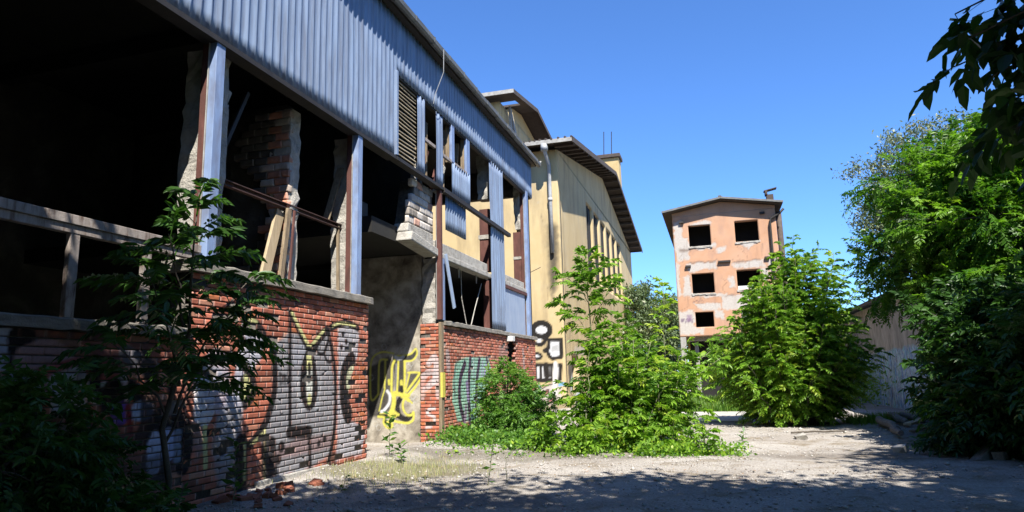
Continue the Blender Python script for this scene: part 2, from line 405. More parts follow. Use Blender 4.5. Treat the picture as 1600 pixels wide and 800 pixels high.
# ------------------------------------------------------------------ brick panel
CH = 0.0815
def bricks(name, face, fixed, a0, a1, z0, z1, paint, parent, keep=None, rough=None, seed=0, Lb=0.257, depth=0.10, nu=9, nv=4, tone=None):
    """face 'x' : front at x=fixed, runs along y ; face 'y': front at y=fixed (towards -y), runs along x"""
    r = np.random.RandomState(seed)
    V = []; F = []; MI = []; T = []; UV = []
    nc = int(round((z1 - z0) / CH)); ch = (z1 - z0) / nc
    base = 0
    gu, gv = np.meshgrid(np.linspace(0, 1, nu + 1), np.linspace(0, 1, nv + 1))
    gu = gu.ravel(); gv = gv.ravel()
    idx = np.arange((nu + 1) * (nv + 1)).reshape(nv + 1, nu + 1)
    gf = np.stack([idx[:-1, :-1], idx[:-1, 1:], idx[1:, 1:], idx[1:, :-1]], -1).reshape(-1, 4)
    border = np.concatenate([idx[0, :], idx[1:, -1], idx[-1, -2::-1], idx[-2:0:-1, 0]])
    for c in range(nc):
        off = (0 if c % 2 == 0 else -Lb / 2) + r.uniform(-0.006, 0.006)
        a = a0 + off
        while a < a1 - 0.02:
            b0, b1 = max(a + 0.0025, a0), min(a + Lb - 0.0025, a1); a += Lb
            if b1 - b0 < 0.03: continue
            zc0 = z0 + c * ch + 0.005; zc1 = z0 + (c + 1) * ch - 0.009
            am, zm = (b0 + b1) / 2, (zc0 + zc1) / 2
            if keep is not None and not keep(am, zm, r): continue
            rg = rough(am, zm) if rough else 0.05
            out = r.normal(0, 0.0016)
            if r.rand() < rg * 0.42: out -= r.uniform(0.012, 0.045)
            u = b0 + gu * (b1 - b0); v = zc0 + gv * (zc1 - zc0)
            tilt = r.normal(0, 0.0015)
            d = out + tilt * (gv - 0.5) + (fbm(u * 30 + seed, v * 30, c % 7, 2) - 0.37) * (0.002 + 0.035 * rg)
            # chipped corners
            if r.rand() < 0.12 + rg:
                cu, cv = r.choice([0, 1]), r.choice([0, 1]); rr = r.uniform(0.25, 0.6)
                d = d - np.clip(rr - np.hypot((gu - cu) * 1.6, gv - cv), 0, 1) * 0.06
            # tone per brick
            if tone: col = np.array(tone(r, am, zm))
            else:
                t = r.rand()
                col = np.array([0.53, 0.178, 0.115]) * (0.60 + 0.62 * r.rand())
                if t < 0.16: col = np.array([0.58, 0.28, 0.19]) * (0.8 + 0.4 * r.rand())
                elif t < 0.24: col = np.array([0.21, 0.085, 0.06])
                elif t < 0.30: col = np.array([0.50, 0.17, 0.075])
                if out < -0.015: col = np.array([0.48, 0.145, 0.06]) * (0.8 + 0.4 * r.rand())
            back = np.full(len(border), -depth)
            if face == 'x':
                front = np.stack([fixed + d, u, v], -1)
                bk = np.stack([np.full(len(border), fixed - depth), u[border], v[border]], -1)
            else:
                front = np.stack([u, fixed - d, v], -1)
                bk = np.stack([u[border], np.full(len(border), fixed + depth), v[border]], -1)
            n = len(front); nb = len(border)
            V.append(front); V.append(bk)
            UV.append(np.stack([u, v], -1)); UV.append(np.stack([u[border], v[border]], -1))
            tc = np.tile(np.append(col, 1), (n + nb, 1))
            ed = np.where((gu < 0.01) | (gu > 0.99))[0]
            tc[ed, :3] = tc[ed, :3] * 0.62 + np.array([0.58, 0.54, 0.50]) * 0.38
            T.append(tc)
            ff = gf + base if face == 'x' else gf[:, ::1] + base
            F.append(ff)
            i = np.arange(nb); j = (i + 1) % nb
            F.append(np.stack([border[i], base * 0 + n + i, n + j, border[j]], -1) + base)
            pa = (0.0 if out > -0.015 else 1.0)
            pa = np.full(n + nb, pa); pa[ed] = np.maximum(pa[ed], 0.22)
            MI.append(pa)
            base += n + nb
    V = np.vstack(V); F = np.vstack(F); T = np.vstack(T); UV = np.vstack(UV); bare = np.concatenate(MI)
    pr = paint.apply(UV[:, 0], UV[:, 1]) if paint else np.zeros((len(V), 4))
    pr[:, 3] *= 1 - 0.85 * bare
    return V, F, T, pr
def brick_wall(name, pieces, backs, parent, label=None):
    """pieces: arrays from bricks(); backs: boxes for the mortar body"""
    Vs, Fs, Ts, Ps, Ms = [], [], [], [], []; base = 0
    for V, F, T, P in pieces:
        Vs.append(V); Fs.append(F + base); Ts.append(T); Ps.append(P); Ms.append(np.zeros(len(F))); base += len(V)
    for (x0, x1, y0, y1, z0, z1) in backs:
        v = np.array([(x0, y0, z0), (x1, y0, z0), (x1, y1, z0), (x0, y1, z0), (x0, y0, z1), (x1, y0, z1), (x1, y1, z1), (x0, y1, z1)])
        f = np.array([(0, 3, 2, 1), (4, 5, 6, 7), (0, 1, 5, 4), (1, 2, 6, 5), (2, 3, 7, 6), (3, 0, 4, 7)])
        Vs.append(v); Fs.append(f + base); Ts.append(np.tile([0.1, 0.08, 0.07, 1], (8, 1))); Ps.append(np.zeros((8, 4))); Ms.append(np.ones(6)); base += 8
    o = np_mesh(name, np.vstack(Vs), np.vstack(Fs), [M['brick'], M['mortar']], parent,
                {'tone': np.vstack(Ts), 'paint': np.vstack(Ps)}, np.concatenate(Ms))
    if label: o['label'] = label
    return o

# ------------------------------------------------------------------ wall with openings and painted surface
def wall_grid(plane, value, a0, a1, z0, z1, holes, thick, res, paint=None, extra=None, warp=0.0):
    """wall front on plane x=value (facing +x) or y=value (facing -y), with rectangular holes (a0,a1,z0,z1) and reveals"""
    def lines(lo, hi, cuts):
        c = sorted(set([lo, hi] + [round(x, 4) for x in cuts if lo < x < hi])); out = []
        for p, q in zip(c[:-1], c[1:]):
            k = max(1, int(math.ceil((q - p) / res))); out += list(np.linspace(p, q, k, endpoint=False))
        return np.array(out + [hi])
    A = lines(a0, a1, [h[0] for h in holes] + [h[1] for h in holes]); Z = lines(z0, z1, [h[2] for h in holes] + [h[3] for h in holes])
    na, nz = len(A), len(Z)
    ga, gz = np.meshgrid(A, Z); ga = ga.ravel(); gz = gz.ravel()
    def pos(a, z, dep):
        return np.stack([np.full_like(a, value - dep), a, z], -1) if plane == 'x' else np.stack([a, np.full_like(a, value + dep), z], -1)
    V = np.vstack([pos(ga, gz, 0.0), pos(ga, gz, thick)]); N = na * nz
    F = []
    ca = (A[:-1] + A[1:]) / 2; cz = (Z[:-1] + Z[1:]) / 2
    solid = np.ones((nz - 1, na - 1), bool)
    for h in holes:
        solid &= ~((cz[:, None] > h[2]) & (cz[:, None] < h[3]) & (ca[None, :] > h[0]) & (ca[None, :] < h[1]))
    I = np.arange(N).reshape(nz, na)
    for j in range(nz - 1):
        for i in range(na - 1):
            if not solid[j, i]: continue
            a, b, c, d = I[j, i], I[j, i + 1], I[j + 1, i + 1], I[j + 1, i]
            F.append((a, b, c, d)); F.append((d + N, c + N, b + N, a + N))
            for (p, q, jj, ii) in ((a, b, j - 1, i), (b, c, j, i + 1), (c, d, j + 1, i), (d, a, j, i - 1)):
                if jj < 0 or ii < 0 or jj >= nz - 1 or ii >= na - 1 or not solid[jj, ii]:
                    F.append((q, p, p + N, q + N))
    P = np.zeros((2 * N, 4))
    if paint:
        pr = paint.apply(ga, gz); P[:N] = pr
    return V, np.array(F), P
def wall_obj(name, parts, mat, parent, label=None):
    Vs, Fs, Ps = [], [], []; b = 0
    for V, F, P in parts:
        Vs.append(V); Fs.append(F + b); Ps.append(P); b += len(V)
    o = np_mesh(name, np.vstack(Vs), np.vstack(Fs), mat, parent, {'paint': np.vstack(Ps)})
    if label: o['label'] = label
    return o

# ================================================================== GROUND
def ground_h(x, y):
    x = np.asarray(x, float); y = np.asarray(y, float)
    near = np.exp(-((x) ** 2 + (y - 12) ** 2) / 900.0)
    h = (fbm(x * 0.5, y * 0.5, 2) - 0.47) * 0.10 + (fbm(x * 2.2, y * 2.2, 5) - 0.47) * 0.05
    berm = 0.14 * np.exp(-((x + 6.0) / 0.75) ** 2) * np.clip((y - 6.5) / 3, 0, 1) * (0.5 + fbm(x * 1.3, y * 1.3, 8)) * (x > -9)
    pile = 0.12 * np.exp(-(((x - 4.6) / 1.6) ** 2 + ((y - 19.0) / 1.3) ** 2))
    return h * near + (berm + pile) * near
def gh(x, y): return float(ground_h(np.array([x]), np.array([y]))[0])
ax = np.concatenate([-np.geomspace(420, 13, 16), np.arange(-12, 12.01, 0.16), np.geomspace(13, 420, 16)])
ay = np.concatenate([-np.geomspace(420, 6, 16), np.arange(-4, 34.01, 0.16), np.geomspace(35, 620, 18)])
gx, gy = np.meshgrid(ax, ay); gx = gx.ravel(); gy = gy.ravel()
I = np.arange(len(gx)).reshape(len(ay), len(ax))
GF = np.stack([I[:-1, :-1], I[:-1, 1:], I[1:, 1:], I[1:, :-1]], -1).reshape(-1, 4)
gp = np.zeros((len(gx), 4))
def gpatch(cx, cy, rx, ry, col, a, ns=0.6):
    d = np.hypot((gx - cx) / rx, (gy - cy) / ry) + (fbm(gx * 1.4, gy * 1.4, 4) - 0.47) * ns * 2
    al = np.clip((1.0 - d) / 0.35, 0, 1) * a
    gp[:, :3] = gp[:, :3] * (1 - al[:, None]) + np.array(col) * al[:, None]; gp[:, 3] = np.maximum(gp[:, 3], al)
gpatch(-4.9, 10.6, 1.6, 1.5, (0.30, 0.27, 0.16), 0.75)
gpatch(-4.0, 13.0, 2.5, 0.9, (0.22, 0.19, 0.12), 0.5)
gpatch(0.3, 7.2, 1.3, 0.8, (0.30, 0.31, 0.33), 0.85)
gpatch(-3.2, 8.4, 1.3, 0.7, (0.28, 0.28, 0.29), 0.6)
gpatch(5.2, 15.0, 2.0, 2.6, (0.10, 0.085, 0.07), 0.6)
gpatch(2.2, 13.2, 2.2, 0.6, (0.33, 0.26, 0.20), 0.5)
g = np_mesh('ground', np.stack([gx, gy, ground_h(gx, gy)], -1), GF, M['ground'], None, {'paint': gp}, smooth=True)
tag(g, kind='structure')
b = MB(); b.box(-1.6, 0.9, 21.6, 26.4, -0.05, 0.035); o = b.build('concrete_path', M['slabpath'], bevel=0.01); tag(o, kind='structure')

# ================================================================== FACTORY HALL (left)
FX = -6.2
hall = empty('factory_hall', (-6.2, 15.0, 0.0), 'derelict factory hall with blue corrugated cladding above broken openings and graffitied brick', 'factory hall')
def part(mb, name, mat, parent=None, smooth=False, bevel=0.0, label=None):
    o = mb.build(name, mat, parent or hall, smooth, bevel)
    if label: o['label'] = label
    return o

# --- paint on the long front wall
pf = Paint('x', FX, (280, 400, 2.0)); pf.fat = 1.6
pf.fill([(200, 205), (245, 212), (268, 258), (258, 310), (238, 350), (215, 400), (200, 470), (178, 560), (150, 660), (118, 640), (112, 520), (145, 470), (160, 400), (180, 340), (190, 260)], LAV, 0.92)
pf.fill([(115, 500), (200, 470), (195, 560), (190, 720), (120, 720), (100, 620)], GRY, 0.8)
pf.fill([(286, 280), (318, 262), (340, 238), (375, 250), (405, 290), (440, 245), (470, 228), (478, 330), (486, 430), (482, 540), (470, 620), (400, 668), (268, 712), (262, 600), (255, 560), (288, 470), (302, 380)], GRY, 0.97)
pf.fill([(497, 225), (545, 212), (562, 240), (556, 320), (538, 345), (518, 400), (520, 480), (535, 520), (560, 525), (580, 560), (570, 620), (490, 640), (492, 560), (498, 420)], (0.45, 0.46, 0.50), 0.9)
pf.fill([(390, 560), (480, 555), (470, 600), (300, 640), (300, 610)], (0.26, 0.10, 0.085), 0.45)
pf.fill([(360, 380), (385, 360), (395, 480), (370, 500)], GLI, 0.7); pf.fill([(425, 330), (445, 380), (440, 470), (420, 500)], GLI, 0.7)
pf.fill([(350, 290), (395, 270), (398, 330), (360, 350)], (0.40, 0.41, 0.47), 0.6)
pf.fill([(215, 400), (285, 320), (290, 470), (262, 560), (215, 560)], (0.30, 0.085, 0.045), 0.35)
pf.line([(284, 262), (297, 312), (299, 400), (290, 460), (268, 525), (240, 568), (222, 588)], 0.085, BLK)
pf.fill([(222, 588), (268, 545), (270, 572)], PYE, 1, 0.015, 0.01)
pf.line([(347, 178), (346, 300), (346, 552)], 0.055, BLK)
pf.line([(346, 552), (406, 549)], 0.12, BLK); pf.line([(406, 549), (408, 600), (409, 668)], 0.055, BLK)
pf.line([(347, 176), (380, 245), (407, 296)], 0.07, BLK, smooth=False); pf.line([(460, 232), (405, 300)], 0.10, BLK, smooth=False)
pf.line([(354, 178), (384, 240), (407, 284)], 0.04, PYE, smooth=False); pf.line([(452, 234), (407, 286)], 0.04, PYE, smooth=False)
pf.line([(406, 298), (392, 345), (388, 400), (391, 440), (407, 466), (421, 440), (424, 400), (417, 340), (406, 298)], 0.11, BLK)
pf.fill([(406, 310), (414, 345), (417, 390), (415, 440), (407, 456), (398, 440), (396, 390), (400, 345)], (0.62, 0.64, 0.58), 1, 0.012, 0.0)
pf.line([(406, 312), (406, 345)], 0.09, PYE); pf.line([(407, 440), (407, 455)], 0.06, PYE)
pf.line([(396, 380), (406, 392), (415, 380)], 0.035, BLK); pf.line([(406, 340), (407, 365)], 0.05, BLK)
pf.line([(470, 226), (445, 255), (430, 290), (440, 306), (455, 300), (466, 265), (470, 226)], 0.035, BLK)
pf.line([(466, 265), (455, 300), (462, 328), (475, 330), (482, 312)], 0.035, BLK)
pf.line([(464, 232), (477, 290), (486, 360), (489, 430), (487, 520), (476, 600), (466, 640)], 0.06, BLK)
pf.line([(474, 224), (500, 214), (530, 210), (558, 226)], 0.08, BLK); pf.line([(480, 219), (505, 210), (550, 218)], 0.025, PYE)
for c, rr in (((512, 245), .05), ((522, 268), .055), ((507, 285), .05)): pf.dot(c, rr, BLK)
pf.line([(538, 325), (522, 350), (516, 390), (516, 430), (519, 465), (528, 498)], 0.19, BLK)
pf.line([(540, 350), (530, 375), (529, 405)], 0.09, (0.55, 0.55, 0.36)); pf.line([(528, 330), (538, 322)], 0.15, BLK)
pf.fill([(206, 362), (222, 378), (230, 410), (224, 440), (208, 460), (198, 430), (198, 390)], PYE, 1, 0.015, 0.0)
pf.line([(206, 350), (224, 370), (234, 408), (226, 442), (206, 466)], 0.085, BLK); pf.line([(196, 385), (195, 440), (206, 462)], 0.05, BLK)
pf.line([(212, 425), (214, 435)], 0.06, BLK)
pf.line([(204, 198), (240, 212), (264, 244)], 0.09, BLK); pf.line([(208, 194), (242, 206)], 0.03, PYE)
pf.line([(194, 250), (210, 270), (228, 294)], 0.05, BLK)
pf.line([(195, 580), (194, 650), (196, 724)], 0.15, BLK); pf.line([(268, 545), (267, 640), (266, 716)], 0.035, PYE)
pf.line([(280, 600), (281, 640), (283, 690)], 0.22, BLK, 0.9); pf.line([(205, 590), (204, 700)], 0.03, PYE, 0.8)
for c, rr in (((291, 585), .085), ((319, 597), .085), ((310, 636), .075), ((288, 640), .09), ((436, 587), .05), ((454, 572), .055), ((135, 608), .07)): pf.dot(c, rr, BLK)
for z in ([(314, 366), (316, 402)], [(316, 368), (324, 376), (322, 398)], [(328, 372), (330, 400)], [(330, 374), (338, 388), (345, 366), (347, 398)]): pf.line(z, 0.025, BLK, 0.85)
for k in range(5): pf.line([(470 + 4 * k, 620), (465 + 6 * k, 650)], 0.05, BLK, 0.6)
# shaded left part
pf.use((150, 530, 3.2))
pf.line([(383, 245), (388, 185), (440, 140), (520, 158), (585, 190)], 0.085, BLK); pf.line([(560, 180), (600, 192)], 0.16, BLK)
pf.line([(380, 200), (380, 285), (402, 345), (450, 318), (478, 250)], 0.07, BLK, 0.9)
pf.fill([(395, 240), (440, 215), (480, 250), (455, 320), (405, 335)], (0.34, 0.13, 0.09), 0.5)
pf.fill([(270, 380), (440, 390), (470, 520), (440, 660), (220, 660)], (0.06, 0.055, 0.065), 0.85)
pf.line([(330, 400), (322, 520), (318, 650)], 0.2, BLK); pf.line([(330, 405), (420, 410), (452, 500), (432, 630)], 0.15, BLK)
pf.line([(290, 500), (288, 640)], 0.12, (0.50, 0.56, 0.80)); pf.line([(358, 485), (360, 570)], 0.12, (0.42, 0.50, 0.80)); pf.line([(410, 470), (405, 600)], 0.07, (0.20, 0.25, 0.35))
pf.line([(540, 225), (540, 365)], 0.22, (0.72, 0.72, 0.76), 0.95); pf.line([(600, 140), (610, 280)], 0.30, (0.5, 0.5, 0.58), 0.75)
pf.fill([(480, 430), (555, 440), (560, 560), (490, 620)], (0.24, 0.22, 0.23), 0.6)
pf.line([(545, 440), (548, 640)], 0.05, PYE)
pf.line([(18, 250), (50, 215), (95, 213)], 0.2, WHT); pf.fill([(105, 215), (165, 218), (180, 275), (140, 320), (110, 290)], (0.62, 0.45, 0.46), 0.9)
pf.line([(62, 330), (70, 265), (92, 240), (105, 300), (100, 345)], 0.13, BLK); pf.dot((125, 372), 0.13, (0.16, 0.08, 0.45))
pf.line([(180, 230), (205, 300), (235, 365)], 0.08, BLK); pf.line([(215, 360), (250, 355)], 0.14, (0.45, 0.55, 0.80))
pf.line([(20, 140), (80, 130)], 0.2, (0.45, 0.14, 0.12)); pf.line([(150, 70), (240, 130)], 0.12, (0.3, 0.33, 0.4))
pf.line([(250, 120), (275, 180), (265, 300), (255, 430), (225, 500)], 0.14, BLK, 0.9); pf.line([(160, 340), (175, 480), (170, 560)], 0.05, (0.25, 0.03, 0.03))
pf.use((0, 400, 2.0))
pf.fill([(0, 210), (200, 235), (330, 250), (480, 270), (520, 330), (470, 380), (330, 350), (180, 330), (60, 350), (0, 330)], (0.07, 0.06, 0.07), 0.7, 0.08, 0.2)  # dark paint across the upper low wall, also painting its shade deeper
pf.fill([(0, 520), (150, 480), (300, 500), (420, 560), (520, 640), (540, 800), (0, 900)], (0.08, 0.06, 0.065), 0.68, 0.10, 0.25)  # dark paint on the lower part, shade deepened in the colour too
pf.line([(0, 290), (60, 292)], 0.25, (0.38, 0.40, 0.50)); pf.line([(70, 260), (75, 340)], 0.18, BLK)
pf.line([(85, 320), (150, 300), (200, 330)], 0.16, (0.42, 0.26, 0.27)); pf.line([(140, 375), (240, 345)], 0.12, (0.45, 0.13, 0.13)); pf.line([(180, 400), (240, 380)], 0.14, (0.5, 0.52, 0.6))
pf.line([(190, 460), (240, 470)], 0.14, (0.5, 0.5, 0.55)); pf.line([(20, 420), (60, 380), (120, 430)], 0.10, (0.2, 0.22, 0.28)); pf.line([(300, 330), (300, 420), (330, 450)], 0.09, BLK)

def rough_front(y, z):
    v = 0.06
    v += 0.75 * math.exp(-((y - 7.55 - 0.25 * math.sin(z * 3)) / 0.32) ** 2) * (1.0 if 0.5 < z < 2.7 else 0.3)
    v += 0.65 * math.exp(-((y - 11.35) / 0.16) ** 2) * (1 if z < 2.5 else 0.2)
    v += 0.25 * math.exp(-((y - 6.9) / 0.3) ** 2)
    return min(v, 0.95)
SZ = 3.0
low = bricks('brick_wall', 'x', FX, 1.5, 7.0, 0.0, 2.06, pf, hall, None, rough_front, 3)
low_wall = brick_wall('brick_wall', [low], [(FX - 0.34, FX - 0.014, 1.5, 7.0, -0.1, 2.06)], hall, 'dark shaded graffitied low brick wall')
front = bricks('brick_wall', 'x', FX, 7.0, 11.56, -0.05, SZ - 0.11, pf, hall, None, rough_front, 5)
front_wall = brick_wall('brick_wall', [front], [(FX - 0.34, FX - 0.014, 7.0, 11.53, -0.1, SZ - 0.11)], hall, 'sunlit brick wall with grey and black graffiti')
# sills
def sill(y0, y1, z0, z1, parent, seed, out=0.06, dep=0.36):
    b = MB(); r = random.Random(seed); n = max(2, int((y1 - y0) / 0.16)); base = len(b.v)
    ys = np.linspace(y0, y1, n + 1)
    for y in ys:
        e = r.uniform(-0.018, 0.014); t = r.uniform(-0.012, 0.006); k = r.uniform(-0.01, 0.008)
        b.v += [(FX - dep, y, z0), (FX + out + e, y, z0 + 0.004 + k), (FX + out + e - 0.005, y, z1 + t - 0.018), (FX + out + e - 0.03, y, z1 + t), (FX - dep, y, z1)]
    for i in range(n):
        for j in range(5):
            b.f.append((base + i * 5 + j, base + i * 5 + (j + 1) % 5, base + (i + 1) * 5 + (j + 1) % 5, base + (i + 1) * 5 + j)); b.mi.append(0)
    b.f.append(tuple(base + j for j in range(5))); b.mi.append(0); b.f.append(tuple(base + n * 5 + j for j in range(5))); b.mi.append(0)
    return part(b, 'sill', M['sill'], parent)
sill(1.5, 6.99, 2.065, 2.19, low_wall, 1); sill(6.85, 11.62, SZ - 0.107, SZ + 0.03, front_wall, 2, 0.09)
b = MB(); b.box(FX + 0.0, FX + 0.05, 8.35, 10.2, -0.1, 0.16); part(b, 'plinth', M['concrete'], front_wall, bevel=0.015)

# --- right brick wall and its pilaster return
TEAL = (0.28, 0.58, 0.45)
pr = Paint('x', FX, (560, 400, 2.2857))
pr.fill([(345, 385), (375, 362), (462, 360), (474, 395), (462, 460), (440, 520), (420, 590), (355, 590), (336, 520), (338, 440)], TEAL, 0.9, 0.03, 0.04)
pr.line([(380, 385), (364, 440), (362, 520), (378, 590)], 0.20, (0.05, 0.035, 0.07)); pr.line([(400, 370), (394, 480), (398, 590)], 0.20, (0.06, 0.045, 0.08))
pr.line([(432, 372), (424, 440), (420, 540)], 0.20, (0.06, 0.05, 0.09)); pr.line([(458, 366), (466, 420), (446, 440)], 0.14, (0.07, 0.05, 0.09))
pr.line([(410, 372), (412, 440)], 0.12, (0.34, 0.50, 0.48)); pr.line([(444, 378), (440, 430)], 0.12, (0.40, 0.48, 0.55)); pr.line([(388, 455), (392, 510)], 0.18, (0.32, 0.26, 0.44))
pr.line([(384, 540), (380, 600)], 0.18, (0.30, 0.22, 0.34), 0.8); pr.line([(456, 390), (450, 420)], 0.1, (0.42, 0.36, 0.60)); pr.line([(350, 380), (342, 440), (345, 500)], 0.05, (0.05, 0.05, 0.07))
for k in range(5): pr.line([(410 + 12 * k, 520), (412 + 12 * k, 560 + 10 * (k % 3))], 0.03, (0.06, 0.05, 0.08))
pr.fill([(500, 320), (535, 320), (530, 400), (505, 400)], (0.36, 0.24, 0.22), 0.6); pr.line([(318, 350), (322, 400)], 0.25, (0.5, 0.47, 0.48), 0.6)
pr.line([(588, 340), (592, 400)], 0.22, (0.5, 0.45, 0.44), 0.6)
def keep_r(y, z, r):
    if 20.62 < y < 21.62 and z > 0.9 and (y - 20.62) < 1.0 * min(1, 0.25 + (z - 0.9) / 2.4) + 0.1: return False
    return True
def rough_r(y, z):
    return min(0.9, 0.05 + 0.6 * math.exp(-((y - 20.2) / 0.35) ** 2) + 0.3 * math.exp(-((y - 15.3) / 0.2) ** 2))
PY = 15.1
rwall = bricks('brick_wall', 'x', FX, PY + 0.10, 24.05, 0.0, 2.74, pr, hall, keep_r, rough_r, 8, nu=7)
ps = Paint('y', PY, (570, 530, 5.0))
PW = (0.62, 0.56, 0.57)
ps.line([(500, 190), (545, 140), (560, 230), (545, 330)], 0.14, PW, 0.8); ps.line([(460, 290), (520, 250), (560, 300), (500, 360)], 0.16, PW, 0.6)
ps.line([(470, 390), (560, 340), (575, 450)], 0.13, PW, 0.6); ps.line([(545, 540), (500, 550), (490, 585), (540, 605), (545, 640)], 0.07, PW, 0.95); ps.line([(480, 690), (520, 685)], 0.06, PW, 0.8)
ps.line([(455, 300), (450, 470)], 0.1, PW, 0.4)
pil = bricks('brick_wall', 'y', PY, -6.72, FX, 0.0, 2.78, ps, hall, None, lambda a, z: 0.12, 9, Lb=0.26)
right_wall = brick_wall('brick_wall', [rwall, pil], [(FX - 0.34, FX - 0.014, PY + 0.03, 20.65, -0.1, 2.74), (FX - 0.34, FX - 0.014, 21.64, 24.04, -0.1, 2.74), (FX - 0.34, FX - 0.014, 20.65, 21.64, -0.1, 0.9), (-6.71, FX - 0.015, PY + 0.015, PY + 0.3, -0.1, 2.78)], hall,
                        'brick wall with teal and black graffiti')
sill(15.32, 24.1, 2.745, 2.86, right_wall, 4, 0.07)
b = MB(); b.box(-6.24, FX + 0.035, PY - 0.03, PY + 0.13, -0.05, 2.80); part(b, 'corner_strip', M['wood'], right_wall, bevel=0.01)
b = MB(); b.box(FX + 0.005, FX + 0.06, PY - 0.035, PY + 0.135, 1.05, 1.62)
yp = mottled('yellow_spray', [(0.3, (0.58, 0.50, 0.08)), (0.7, (0.70, 0.62, 0.12))], 9, 0.7); part(b, 'paint_patch', yp, right_wall)
b = MB(); b.box(FX + 0.0, FX + 0.20, 20.45, 20.75, 2.56, 2.72); part(b, 'lamp_box', M['white'], right_wall, bevel=0.015)

# --- posts with red channel sides and concrete columns behind
def post(y, z0, z1, w, mat='bluesteel', label=None, red=True):
    b = MB(); hw = w / 2
    b.box(FX - 0.06, FX + 0.05, y - hw, y + hw, z0, z1, 0)
    b.box(FX - 0.075, FX - 0.06, y - hw - 0.02, y + hw + 0.02, z0, z1, 2)
    if red:
        b.box(FX - 0.19, FX - 0.077, y - hw + 0.005, y + hw - 0.02, z0, z1, 1)
    p = part(b, 'post', [M[mat], M['rust'], M['fascia']], bevel=0.006)
    if label: p['label'] = label
    return p
post(7.24, SZ + 0.03, 6.12, 0.17); post(11.09, SZ + 0.03, 6.12, 0.17); 
post(15.1, 2.86, 6.02, 0.11, 'rust', 'rusty red post', False); 
post(23.3, 2.86, 8.1, 0.24)
b = MB(); b.box(FX - 0.10, FX + 0.012, 15.2, 15.38, 2.86, 4.36); part(b, 'door_post', M['bluesteel'])
def each(name, mat, boxes, parent=None, bevel=0.005):
    for bx_ in boxes:
        b = MB()
        if len(bx_) == 6: b.box(*bx_)
        else: b.bar(*bx_)
        part(b, name, M[mat], parent, bevel=bevel)
def rough_column(y0, y1, x0, x1, z0, z1, seed, name='concrete_column', mat='concrete', taper=0.0):
    b = MB(); r = random.Random(seed); n = int((z1 - z0) / 0.13) + 1; k = 12; base = 0
    ring = []
    for t in range(k):
        s = t / k * 4; e = int(s); fr = s - e
        ring.append([(fr, 0), (1, fr), (1 - fr, 1), (0, 1 - fr)][e])
    for i in range(n + 1):
        z = z0 + (z1 - z0) * i / n
        sh = 0.05 * (math.sin(z * 2.3 + seed) * 0.5)
        for (a, c) in ring:
            j1, j2 = r.uniform(-0.024, 0.02), r.uniform(-0.024, 0.02)
            b.v.append((x0 + (x1 - x0) * a + j1 + (sh if a < 0.5 else 0), y0 + (y1 - y0) * c + j2, z))
    for i in range(n):
        for j in range(k):
            b.f.append((i * k + j, i * k + (j + 1) % k, (i + 1) * k + (j + 1) % k, (i + 1) * k + j)); b.mi.append(0)
    b.f.append(tuple(range(k))); b.mi.append(0); b.f.append(tuple(n * k + j for j in range(k))); b.mi.append(0)
    return part(b, name, M[mat])
rough_column(7.34, 7.75, -6.82, -6.42, 2.19, 6.1, 1); rough_column(11.2, 11.6, -6.78, -6.40, SZ - 0.1, 6.1, 2)
rough_column(15.14, 15.5, -6.66, -6.33, 2.79, 4.36, 3); rough_column(19.45, 19.8, -6.72, -6.36, 6.9, 8.3, 4); rough_column(23.2, 23.6, -6.62, -6.34, 6.7, 8.3, 5)
each('red_stanchion', 'rust', [(-6.69, -6.36, 19.5, 19.75, 4.65, 5.645), (-6.69, -6.36, 19.5, 19.75, 5.785, 6.6), (-6.69, -6.36, 23.22, 23.45, 4.65, 5.595), (-6.69, -6.36, 23.22, 23.45, 5.705, 6.6), (-6.6, -6.36, 19.5, 19.7, 2.86, 4.36)], bevel=0.008)
each('concrete_pad', 'concrete', [(-6.72, -6.34, 19.47, 19.78, 5.65, 5.78), (-6.7, -6.34, 23.2, 23.47, 5.6, 5.7)])
each('broken_timber', 'wood', [((-6.55, 11.05, 3.0), (-6.62, 11.12, 4.4), 0.05, 0.05), ((-6.75, 10.9, 4.4), (-6.6, 11.15, 5.5), 0.03, 0.14)])

# --- corrugated cladding
def corr(y0, y1, z0, z1, x=FX + 0.02, pitch=0.187, d=0.027, name='cladding', dents=None, mat='clad', ragged=0.0, label=None):
    prof = [(0.0, 0.0), (0.34, 0.0), (0.46, 1.0), (0.62, 1.0), (0.74, 0.0)]
    ys, ds = [], []
    k = math.floor(y0 / pitch)
    while k * pitch < y1 + pitch:
        for t, h in prof:
            y = (k + t) * pitch
            if y0 <= y <= y1: ys.append(y); ds.append(h * d)
        k += 1
    ys = np.array([y0] + ys + [y1]); ds = np.array([ds[0]] + ds + [ds[-1]])
    nz = max(3, int((z1 - z0) / 0.25)); zs = np.linspace(0, 1, nz + 1)
    Y, T = np.meshgrid(ys, zs); D = np.tile(ds, (nz + 1, 1))
    panel = np.floor((Y + 0.3) / (pitch * 5)); 
    rg = ragged * (vnoise(panel * 3.7, panel * 0 + 1.5, 3) - 0.5) * 2
    Z = z0 + rg * (1 - T) + (z1 - z0 - rg * (1 - T) + 0) * T
    w = (fbm(Y * 1.1, Z * 0.7, 6, 3) - 0.44) * 0.03 + ((vnoise(panel, panel * 0, 5) - 0.5) * 0.010)
    X = x + D + w
    V = np.stack([X, Y, Z], -1).reshape(-1, 3); n = len(ys)
    I = np.arange(len(V)).reshape(nz + 1, n)
    F = np.stack([I[:-1, :-1], I[:-1, 1:], I[1:, 1:], I[1:, :-1]], -1).reshape(-1, 4)
    o = np_mesh(name, V, F, M[mat], hall)
    md = o.modifiers.new('sheet', 'SOLIDIFY'); md.thickness = 0.004
    if label: o['label'] = label
    return o
EZ = 9.32
